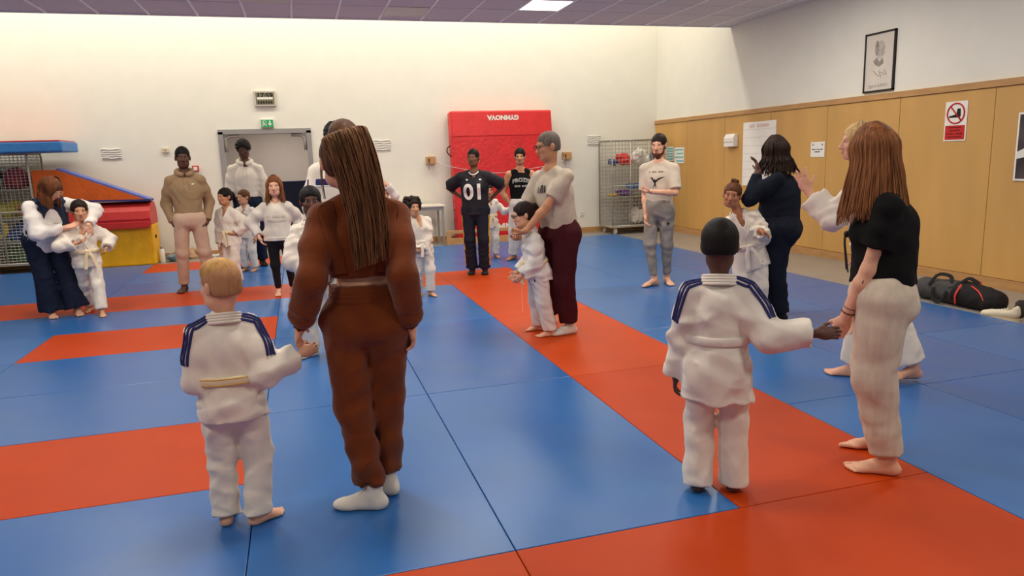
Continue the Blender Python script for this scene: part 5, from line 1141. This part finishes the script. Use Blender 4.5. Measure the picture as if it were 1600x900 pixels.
# ------------------------------------------------------------------ roll cages
M_WIRE = mat('zinc_wire', (176, 172, 160), 0.4, 0.03, metal=0.4)
def blob(name, c, r, m, label=None, cat=None, fold=0.02, seed=1, group=None, n=5, flat=True, vox=0.017):
    rg_ = random.Random(seed); S = SDF(); c = np.array(c, float)
    S.ell((0, 0, r[2]*0.4), (r[0]*0.78, r[1]*0.75, r[2]*0.48), None, 0.03)
    for i in range(n+4): S.ell((rg_.uniform(-.62, .62)*r[0], rg_.uniform(-.6, .6)*r[1], rg_.uniform(.15, .75)*r[2]), (r[0]*rg_.uniform(.2, .45), r[1]*rg_.uniform(.25, .5), r[2]*rg_.uniform(.18, .36)), None, 0.02)
    S.cut((0, 0, 0.001), (0, 0, -1)); V, F = S.mesh(vox, fold*1.8, seed, 0.07, 0.7); o = np_mesh(name, V, F, m); o.location = c
    return tag(o, label, cat, group)
def cage(loc, sx, sy, hh, label, shelves, rows=(0.07, 0.07)):
    e = empty('roll_cage', loc, label, 'trolley'); z0 = 0.16
    b = MB(); 
    for x in (0, sx):
        for y in (0, sy): b.tube([(x, y, z0), (x, y, hh-0.05), (x+(0.04 if x == 0 else -0.04)*0, y+(0.05 if y == 0 else -0.05), hh)], 0.014, 6)
    for z in (z0, hh):
        for y in (0, sy): b.tube([(0, y, z), (sx, y, z)], 0.013, 6)
        for x in (0, sx): b.tube([(x, 0, z), (x, sy, z)], 0.013, 6)
    for x in (sx/3, 2*sx/3): b.tube([(x, 0, z0), (x, 0, hh)], 0.011, 6)
    b.tube([(0, 0, hh*0.52), (sx, 0, hh*0.52)], 0.010, 6); b.build('frame', M_WIRE, e, smooth=True)
    MB().box((-0.01, -0.01, z0-0.03), (sx+0.01, sy+0.01, z0)).build('base_deck', M_GREY, e)
    for z in shelves: MB().box((0.01, 0.01, z-0.012), (sx-0.01, sy-0.01, z)).build('shelf', M_WIRE, e)
    dx, dz = rows
    for nm, fn, ln in (('front_mesh', lambda t, z: (t, 0.0, z), sx), ('rear_mesh', lambda t, z: (t, sy, z), sx), ('left_mesh', lambda t, z: (0.0, t, z), sy), ('right_mesh', lambda t, z: (sx, t, z), sy)):
        b = MB()
        for t in np.arange(dx, ln-0.01, dx): b.tube([fn(t, z0), fn(t, hh)], 0.0035, 4)
        for z in np.arange(z0+dz, hh-0.01, dz): b.tube([fn(0, z), fn(ln, z)], 0.0035, 4)
        o = b.build(nm, M_WIRE, e); o['kind'] = 'stuff'
    for x in (0.08, sx-0.08):
        for y in (0.06, sy-0.06):
            w_ = MB().lathe([(0.02, -0.018), (0.058, -0.016), (0.062, 0), (0.058, 0.016), (0.02, 0.018)], (x, y, 0.062), 18, 0).build('castor', mat('castor_pale', (206, 200, 192), 0.5), e, smooth=False)
            MB().box((x-0.026, y-0.02, 0.06), (x-0.020, y+0.02, z0-0.03)).box((x+0.020, y-0.02, 0.06), (x+0.026, y+0.02, z0-0.03)).box((x-0.026, y-0.02, z0-0.045), (x+0.026, y+0.02, z0-0.03)).build('castor_fork', M_GREY, w_)
    return e
CX, CY = 5.04, 10.22
cage((CX, CY, ZF), 1.15, 0.62, 1.79, 'wire mesh roll cage with laundry on its shelves by the plywood corner', (1.31, 0.72))
FB = lambda n, c: mat('cloth_'+n, c, 0.85, 0.06, 12, 0.5, 40)
for nm, c, r, m, lb, cat, sd in (('laundry_bundle', (CX+0.36, CY+0.3, 1.32-0.04), (0.17, 0.18, 0.26), FB('red', (196, 44, 48)), 'red bundled bib pile on the upper cage shelf', 'cloth', 1), ('laundry_bundle', (CX+0.14, CY+0.28, 1.28), (0.13, 0.16, 0.13), FB('blue', (52, 66, 128)), 'blue bundled cloth beside the red bibs', 'cloth', 2), ('plastic_sack', (CX+0.72, CY+0.3, 1.28), (0.22, 0.2, 0.34), FB('white', (222, 216, 210)), 'full white plastic sack on the upper cage shelf', 'sack', 3), ('folded_bib', (CX+0.98, CY+0.3, 1.28), (0.12, 0.18, 0.24), FB('stripe', (96, 104, 122)), 'grey striped cloth beside the white sack', 'cloth', 4),
                             ('folded_bib', (CX+0.42, CY+0.32, 0.69), (0.20, 0.2, 0.12), FB('purple', (110, 70, 140)), 'purple bibs spread on the middle cage shelf', 'cloth', 5), ('folded_bib', (CX+0.60, CY+0.3, 0.81), (0.2, 0.18, 0.12), FB('sky', (84, 134, 190)), 'sky blue bibs lying on the purple ones', 'cloth', 6), ('folded_bib', (CX+0.92, CY+0.32, 0.69), (0.15, 0.2, 0.22), FB('pink', (206, 86, 104)), 'pink bibs at the end of the middle cage shelf', 'cloth', 7), ('folded_bib', (CX+0.13, CY+0.28, 0.69), (0.10, 0.16, 0.06), FB('yellow', (220, 180, 60)), 'small yellow bib on the middle cage shelf', 'cloth', 8),
                             ('plastic_sack', (CX+0.62, CY+0.28, 0.13), (0.16, 0.2, 0.36), FB('white', (222, 216, 210)), 'crumpled white sack on the cage floor', 'sack', 9), ('laundry_bundle', (CX+0.92, CY+0.3, 0.13), (0.2, 0.22, 0.34), FB('brick', (176, 66, 52)), 'brick red bundle on the cage floor', 'cloth', 10)):
    blob(nm, c, r, m, lb, cat, 0.012, sd)
LX, LY = -6.0, 10.22
cage((LX, LY, ZF), 1.38, 0.66, 1.83, 'large wire mesh roll cage full of sports gear under the blue mat', (1.30, 0.86, 0.5), (0.055, 0.045))
for nm, c, r, m, lb, cat, sd in (('gear_pile', (LX+0.5, LY+0.33, 1.26), (0.42, 0.24, 0.34), FB('black', (40, 34, 36)), 'dark pile of gear on the top shelf of the large cage', 'gear', 11), ('gear_pile', (LX+1.1, LY+0.33, 1.26), (0.22, 0.22, 0.38), FB('crimson', (150, 46, 60)), 'crimson cloth pile on the top shelf of the large cage', 'cloth', 12), ('gear_pile', (LX+0.9, LY+0.33, 0.82), (0.24, 0.22, 0.26), FB('lime', (190, 180, 60)), 'lime yellow soft toys on the second shelf of the large cage', 'gear', 13), ('gear_pile', (LX+1.2, LY+0.3, 0.82), (0.14, 0.2, 0.22), FB('orange', (206, 120, 50)), 'orange soft gear on the second shelf of the large cage', 'gear', 14), ('gear_pile', (LX+1.12, LY+0.33, 0.46), (0.22, 0.22, 0.34), FB('royal', (50, 80, 150)), 'royal blue gear on the third shelf of the large cage', 'gear', 15), ('gear_pile', (LX+0.4, LY+0.33, 0.82), (0.28, 0.22, 0.3), FB('brown', (96, 66, 46)), 'brown gear on the second shelf of the large cage', 'gear', 16), ('gear_pile', (LX+1.0, LY+0.33, 0.13), (0.32, 0.24, 0.26), FB('green', (70, 110, 70)), 'green gear on the floor of the large cage', 'gear', 17)):
    blob(nm, c, r, m, lb, cat, 0.012, sd)
R_ = MB(); R_.tube([(LX+0.80+0.13*math.cos(t), LY+0.12, 0.66+0.13*math.sin(t)) for t in np.linspace(0, 6.283, 29)[:-1]], 0.032, 8, closed=True); tag(R_.build('play_ring', FB('ringyellow', (224, 192, 50)), smooth=True), 'yellow play ring standing behind the cage mesh', 'ring')
# mats and blocks left
M_VB = mat('vinyl_blue', (62, 128, 196), 0.45, 0.05, 6, 0.3, 20, 0.35, bdist=0.01); M_VO = mat('vinyl_orange', (218, 98, 28), 0.5, 0.05, 5, 0.4, 16, 0.35, bdist=0.015); M_VY = mat('vinyl_yellow', (236, 178, 26), 0.5, 0.05, 5, 0.4, 12, 0.35, bdist=0.02); M_VR = mat('vinyl_red', (196, 46, 44), 0.42, 0.05, 5, 0.3, 14, 0.4, bdist=0.015); M_VP = mat('vinyl_periwinkle', (104, 116, 190), 0.5, 0.04)
e = empty('foam_mat', (-5.05, 10.45, 1.80), 'blue foam mat with red top lying on the large roll cage', 'foam mat'); MB().box((-1.0, -0.42, 0), (0.98, 0.42, 0.155), bev=0.02).build('foam_body', M_VB, e); MB().box((-0.99, -0.41, 0.150), (0.95, 0.41, 0.175), bev=0.008).build('red_cover', M_VR, e)
e = empty('foam_block', (-3.62, 10.55, ZF), 'yellow vinyl foam block on the floor under the red roll', 'foam block'); MB().box((-0.62, -0.22, 0), (0.60, 0.30, 0.66), bev=0.025).build('block_body', M_VY, e); MB().box((0.598, -0.1, 0.42), (0.606, 0.02, 0.47)).build('handle_slot', M_BLACK, e)
e = empty('foam_roll', (-3.62, 10.55, 0.62), 'red vinyl half roll lying on the yellow block', 'foam roll')
prof = [(-0.30, 0), (-0.33, 0.10), (-0.30, 0.22), (-0.20, 0.32), (-0.02, 0.37), (0.16, 0.34), (0.27, 0.24), (0.30, 0.10), (0.30, 0)]
MB().prism([(y, z) for y, z in prof], -0.64, 0.60, 0).build('roll_body', M_VR, e); MB().box((-0.63, -0.335, -0.05), (0.59, -0.30, 0.06), bev=0.01).build('front_flap', M_VR, e)
e = empty('foam_wedge', (-3.75, 10.60, 1.012), 'orange foam wedge with periwinkle blue edges lying on the red roll', 'foam wedge')
MB().prism([(-0.86, 0.05), (0.70, 0.0), (-0.52, 0.52), (-0.86, 0.52)], -0.30, 0.0, 1).build('wedge_body', M_VO, e); MB().prism([(-0.52, 0.522), (0.70, 0.002), (0.75, 0.012), (-0.50, 0.545)], -0.30, 0.01, 1).build('slope_cover', M_VP, e); MB().prism([(-0.86, 0.02), (0.75, -0.02), (0.75, 0.01), (-0.86, 0.05)], -0.302, 0.0, 1).build('base_cover', mat('vinyl_dark_blue', (52, 58, 120), 0.5), e)
e = empty('foam_brick', (-5.35, 10.08, ZF), 'small red foam brick on the floor by the large roll cage', 'foam block'); MB().box((-0.3, -0.09, 0), (0.17, 0.09, 0.17), bev=0.015).build('brick_body', M_VR, e); MB().box((0.168, -0.03, 0.07), (0.174, 0.03, 0.10)).build('grip', M_BLACK, e)
e = empty('water_bottle', (-2.955, 10.50, ZF), 'white steel water bottle on the floor beside the yellow block', 'bottle'); MB().lathe([(0.038, 0), (0.042, 0.01), (0.042, 0.19), (0.03, 0.225), (0.022, 0.235)], (0, 0, 0), 18).build('flask', M_WHITE, e, smooth=True); MB().lathe([(0.023, 0.235), (0.024, 0.275), (0.018, 0.285)], (0, 0, 0), 16).build('cap', M_GREY, e, smooth=True)
blob('clothes_pile', (-2.78, 10.62, ZF), (0.17, 0.14, 0.13), FB('bluegrey', (126, 146, 160)), 'blue grey clothes heaped on the floor beside the bottle', 'clothes', 0.014, 21); blob('clothes_pile', (-2.66, 10.82, ZF), (0.22, 0.12, 0.2), FB('sand', (190, 156, 122)), 'sand coloured jacket heaped against the back wall', 'clothes', 0.014, 22)
blob('clothes_pile', (-2.1, 10.62, ZF), (0.12, 0.10, 0.09), FB('pale', (206, 202, 198)), 'pale cloth on the floor behind the khaki hoodie', 'clothes', 0.012, 23)

# ------------------------------------------------------------------ things on the right wall
XW = WX-0.032
def wall_sheet(name, y0, y1, z0, z1, label, cat, m, th=0.006, x=XW):
    e = empty(name, (x, (y0+y1)/2, (z0+z1)/2), label, cat); a, b_ = abs(y1-y0)/2, (z1-z0)/2
    MB().box((-th, -a, -b_), (0, a, b_)).build('sheet', m, e); return e, a, b_
WXv, WZv = (0, -1, 0), (0, 0, 1)
def wtext(e, txt, size, dy, dz, m, off=0.008, bold=0.0, name='lettering'):
    V, F = text_mesh(txt, size, bold); link_mesh(name, np.array([(-off, -(dy+x), dz+y) for x, y in V]), [f[::-1] for f in F], m, e)
def wmarks(e, widths, h, dz, m, off, seed):
    V, F = word_marks(widths, h, h, seed); link_mesh('small_print', np.array([(-off, -x, dz+y) for x, y in V]), [f[::-1] for f in F], m, e)['kind'] = 'stuff'
e, a, b_ = wall_sheet('information_sheet', 10.58, 10.24, 1.32, 1.60, 'turquoise banded information sheet nearest the room corner', 'notice', M_PAPER)
M_TURQ = mat('turquoise_print', (120, 190, 190), 0.8, 0.02)
for k in range(5): MB().box((-0.0075, -a+0.02, b_-0.05-k*0.05), (-0.006, a-0.02-0.05*(k % 2), b_-0.02-k*0.05)).build('print_band', M_TURQ, e)
e, a, b_ = wall_sheet('information_sheet', 10.20, 9.84, 1.28, 1.58, 'turquoise banded information sheet hung a little lower than its neighbour', 'notice', M_PAPER)
for k in range(4): MB().box((-0.0075, -a+0.02, b_-0.06-k*0.07), (-0.006, a-0.02-0.06*(k % 2), b_-0.03-k*0.07)).build('print_band', M_TURQ, e)
e = empty('towel_dispenser', (XW, 8.24, 1.655), 'white paper dispenser with open lid on the plywood', 'dispenser'); MB().box((-0.09, -0.14, -0.10), (0, 0.14, 0.04), bev=0.006).build('tray', M_WHITE, e); MB().prism([(-0.09, 0.04), (0.0, 0.04), (0.0, 0.11), (-0.05, 0.11)], -0.13, 0.14, 1).build('lid', M_PAPER, e); MB().box((-0.093, -0.13, -0.03), (-0.089, 0.13, -0.02)).build('slot', M_GREY, e)
e, a, b_ = wall_sheet('flipchart_sheet', 7.95, 7.10, 0.92, 1.93, 'large white flipchart sheet with fold lines hung on the plywood', 'paper sheet', M_PAPER, 0.004)
for k in range(7): MB().box((-0.006, -a, b_-0.12-k*0.125), (-0.004, a, b_-0.116-k*0.125)).build('fold_line', mat('fold_grey', (196, 192, 188), 0.8), e)
wmarks(e, (0.14, 0.30), 0.06, b_-0.065, mat('pale_red_text', (226, 200, 194), 0.8), 0.006, 1)
e, a, b_ = wall_sheet('rule_notice', 6.30, 6.02, 1.365, 1.575, 'small white notice with two emblems and two lines of text', 'notice', M_PAPER)
wmarks(e, (0.06, 0.02, 0.04, 0.05), 0.016, 0.0, M_BLACK, 0.008, 2); wmarks(e, (0.11,), 0.016, -0.033, M_BLACK, 0.008, 3)
for q in (-1, 1): MB().lathe([(0.001, -0.0085), (0.016, -0.0082), (0.016, -0.006)], (0, q*0.095, 0.065), 12, 0).build('emblem', M_GREY, e)
e, a, b_ = wall_sheet('no_shoes_sign', 4.09, 3.81, 1.52, 1.95, 'red and white sign forbidding shoes on the plywood', 'sign', M_PAPER)
b = MB(); R0 = 0.108; zc = 0.085
b.tube([(-0.009, R0*math.cos(t), zc+R0*math.sin(t)) for t in np.linspace(0, 6.283, 33)[:-1]], 0.0085, 6, closed=True); b.tube([(-0.010, 0.072, zc+0.078), (-0.010, -0.072, zc-0.078)], 0.0075, 6); b.build('prohibition_ring', M_REDP, e, smooth=True)
MB().prism([(0.085, zc-0.045), (0.085, zc-0.028), (0.04, zc-0.02), (-0.01, zc-0.005), (-0.015, zc+0.05), (-0.055, zc+0.05), (-0.062, zc-0.03), (-0.05, zc-0.045)], -0.0085, -0.006, 0).build('shoe_symbol', M_BLACK, e)
MB().box((-0.008, -0.125, -0.20), (-0.006, 0.125, -0.045)).build('red_field', M_REDP, e)
for k, t_ in enumerate(((0.17,), (0.14,), (0.10, 0.09), (0.19,))): wmarks(e, t_, 0.017, -0.068-k*0.034, mat('dark_red_text', (116, 22, 20), 0.7), 0.0088, 4+k)
e = empty('framed_portrait', (WX, 5.13, 2.52), 'black framed pale portrait drawing with a name below, above the plywood', 'picture')
MB().box((-0.02, -0.225, -0.34), (-0.006, 0.225, 0.34)).build('print_sheet', mat('portrait_paper', (214, 206, 194), 0.5, 0.02), e)
b = MB()
for q in ((-0.245, -0.225), (0.225, 0.245)): b.box((-0.03, q[0], -0.36), (0, q[1], 0.36))
for q in ((-0.36, -0.338), (0.338, 0.36)): b.box((-0.03, -0.245, q[0]), (0, 0.245, q[1]))
b.build('frame', mat('frame_black', (34, 28, 24), 0.4), e)
M_SK = mat('pencil_grey', (150, 142, 132), 0.8, 0.15, 30); M_SK2 = mat('pencil_light', (184, 176, 164), 0.8, 0.15, 30)
ov = lambda cy, cz, ry, rz, n=18: [(cy+ry*math.cos(t), cz+rz*math.sin(t)) for t in np.linspace(0, 6.283, n+1)[:-1]]
MB().prism(ov(-0.01, 0.15, 0.075, 0.105), -0.0215, -0.02, 0).build('drawn_head', M_SK2, e); MB().prism(ov(0.045, 0.17, 0.03, 0.09), -0.0225, -0.0215, 0).build('drawn_shade', M_SK, e); MB().prism([(0.10, 0.02), (0.04, 0.06), (0.0, 0.0), (-0.05, 0.05), (-0.07, -0.02), (0.0, -0.06), (0.06, -0.03)], -0.0215, -0.02, 0).build('drawn_collar', M_SK, e)
for k in range(7):
    y_ = 0.09-k*0.03; MB().tube([(-0.021, y_, -0.10-0.03*(k % 3)), (-0.021, y_-0.04, -0.13-0.02*(k % 4))], 0.004, 4).build('brush_stroke', M_SK, e)
wtext(e, 'Jigoro KANO', 0.055, 0.0, -0.285, mat('name_grey', (140, 132, 122), 0.8), 0.0215)
e = empty('wall_poster', (XW, 2.92, 1.44), 'dark poster in a white frame at the end of the plywood', 'poster'); MB().box((-0.012, -0.29, -0.34), (0, 0.29, 0.34)).build('white_frame', M_WHITE, e); MB().box((-0.014, -0.27, -0.32), (-0.011, 0.27, 0.32)).build('print', mat('poster_dark', (66, 58, 60), 0.4, 0.3, 4), e); MB().prism([(0.27, -0.05), (0.12, 0.02), (0.05, -0.08), (0.27, -0.12)], -0.0155, -0.014, 0).build('pale_shape', M_WPR, e)

# ------------------------------------------------------------------ bag and shoes by the mat edge
M_BAGG = mat('bag_grey', (70, 68, 68), 0.8, 0.06, 20, 0.4, 120); M_BAGB = mat('bag_black', (26, 24, 26), 0.8, 0.05, 20, 0.4, 120); M_PIPE = mat('coral_piping', (222, 70, 64), 0.6)
e = empty('duffel_bag', (5.33, 2.80, ZF), 'grey and black duffel bag with coral piping at the mat edge', 'bag')
S = SDF(); S.cone((0, 0.40, 0.11), (0, -0.02, 0.115), 0.10, 0.125, 0.05); S.ell((0, 0.42, 0.10), (0.13, 0.09, 0.10), None, 0.05); S.cut((0, 0, 0.002), (0, 0, -1)); V, F = S.mesh(0.01, 0.010, 3, 0.12, 0.5); np_mesh('grey_body', V, F, M_BAGG, e)
S = SDF(); S.cone((0, -0.02, 0.115), (0, -0.30, 0.10), 0.13, 0.115, 0.04); S.ell((0, -0.34, 0.09), (0.12, 0.09, 0.085), None, 0.05); S.cut((0, 0, 0.001), (0, 0, -1)); V, F = S.mesh(0.01, 0.010, 4, 0.12, 0.5); np_mesh('black_end', V, F, M_BAGB, e)
MB().tube(resample([(-0.115, -0.03, 0.03), (-0.135, -0.04, 0.12), (-0.08, -0.05, 0.215)], 8), 0.010, 6).build('piping', M_PIPE, e, smooth=True); MB().tube(resample([(-0.06, -0.14, 0.215), (-0.095, -0.25, 0.18), (-0.115, -0.33, 0.10)], 8), 0.007, 6).build('piping', M_PIPE, e, smooth=True)
for pts in ([(-0.10, 0.30, 0.16), (-0.05, 0.24, 0.27), (-0.02, 0.12, 0.26), (-0.10, 0.05, 0.17)], [(-0.12, 0.22, 0.15), (-0.15, 0.20, 0.05), (-0.145, 0.12, 0.03), (-0.13, 0.06, 0.14)], [(-0.05, -0.02, 0.23), (-0.02, -0.08, 0.275), (0.0, -0.17, 0.235)]):
    P = resample(pts, 12); V, F = ribbon(P, [(-0.8, 0, 0.6)]*12, 0.035, 0.004); np_mesh('strap', V, F, M_BAGB, e)
def shoe(loc, rz, label):
    e = empty('sneaker', loc, label, 'shoe', 'pair of cream sneakers'); e.rotation_euler = (0, 0, rz)
    S = SDF(); S.cone((-0.10, 0, 0.06), (0.06, 0, 0.045), 0.042, 0.036, 0.03); S.ell((0.10, 0.004, 0.038), (0.055, 0.044, 0.034), None, 0.03); S.cone((-0.10, 0, 0.07), (-0.105, 0, 0.10), 0.04, 0.036, 0.02); S.cone((-0.07, 0, 0.10), (-0.09, 0, 0.16), 0.026, 0.03, 0.01, op='s'); S.cut((0, 0, 0.02), (0, 0, -1)); V, F = S.mesh(0.006); np_mesh('upper', V, F, mat('cream_leather', (224, 212, 188), 0.5, 0.03), e)
    MB().prism([(0.155*math.cos(t)*(1 if math.cos(t) > 0 else 0.95), 0.046*math.sin(t)) for t in np.linspace(0, 6.283, 21)[:-1]], 0.0, 0.024, 2).build('sole', mat('cream_sole', (214, 198, 168), 0.6), e)
    for k in range(4): MB().tube([(0.02-k*0.022, -0.026, 0.078+k*0.006), (0.02-k*0.022, 0, 0.086+k*0.006), (0.02-k*0.022, 0.026, 0.078+k*0.006)], 0.004, 5).build('lace', M_WHITE, e)
shoe((5.14, 2.24, ZF), 2.0, 'cream sneaker at the mat edge beside the duffel bag'); shoe((5.52, 2.12, ZF), 1.2, 'cream sneaker behind the other, nearer the plywood')
blob('clothes_pile', (5.20, 1.82, ZF), (0.16, 0.24, 0.16), M_BAGB, 'black clothes heaped at the mat edge beside the sneakers', 'clothes', 0.014, 31); blob('clothes_pile', (5.33, 2.22, ZF), (0.07, 0.07, 0.17), FB('charcoal', (58, 54, 54)), 'charcoal garment standing behind the front sneaker', 'clothes', 0.01, 34)
blob('plastic_wrap', (5.66, 3.10, ZF), (0.15, 0.24, 0.12), mat('clear_wrap', (206, 196, 176), 0.25, 0.1, 30, 0.6, 40), 'crumpled clear plastic bag behind the duffel bag', 'plastic bag', 0.016, 32); blob('red_cloth', (5.56, 2.86, ZF), (0.05, 0.06, 0.24), FB('scarlet', (214, 60, 56)), 'scarlet cloth poking up behind the duffel bag', 'cloth', 0.008, 33)
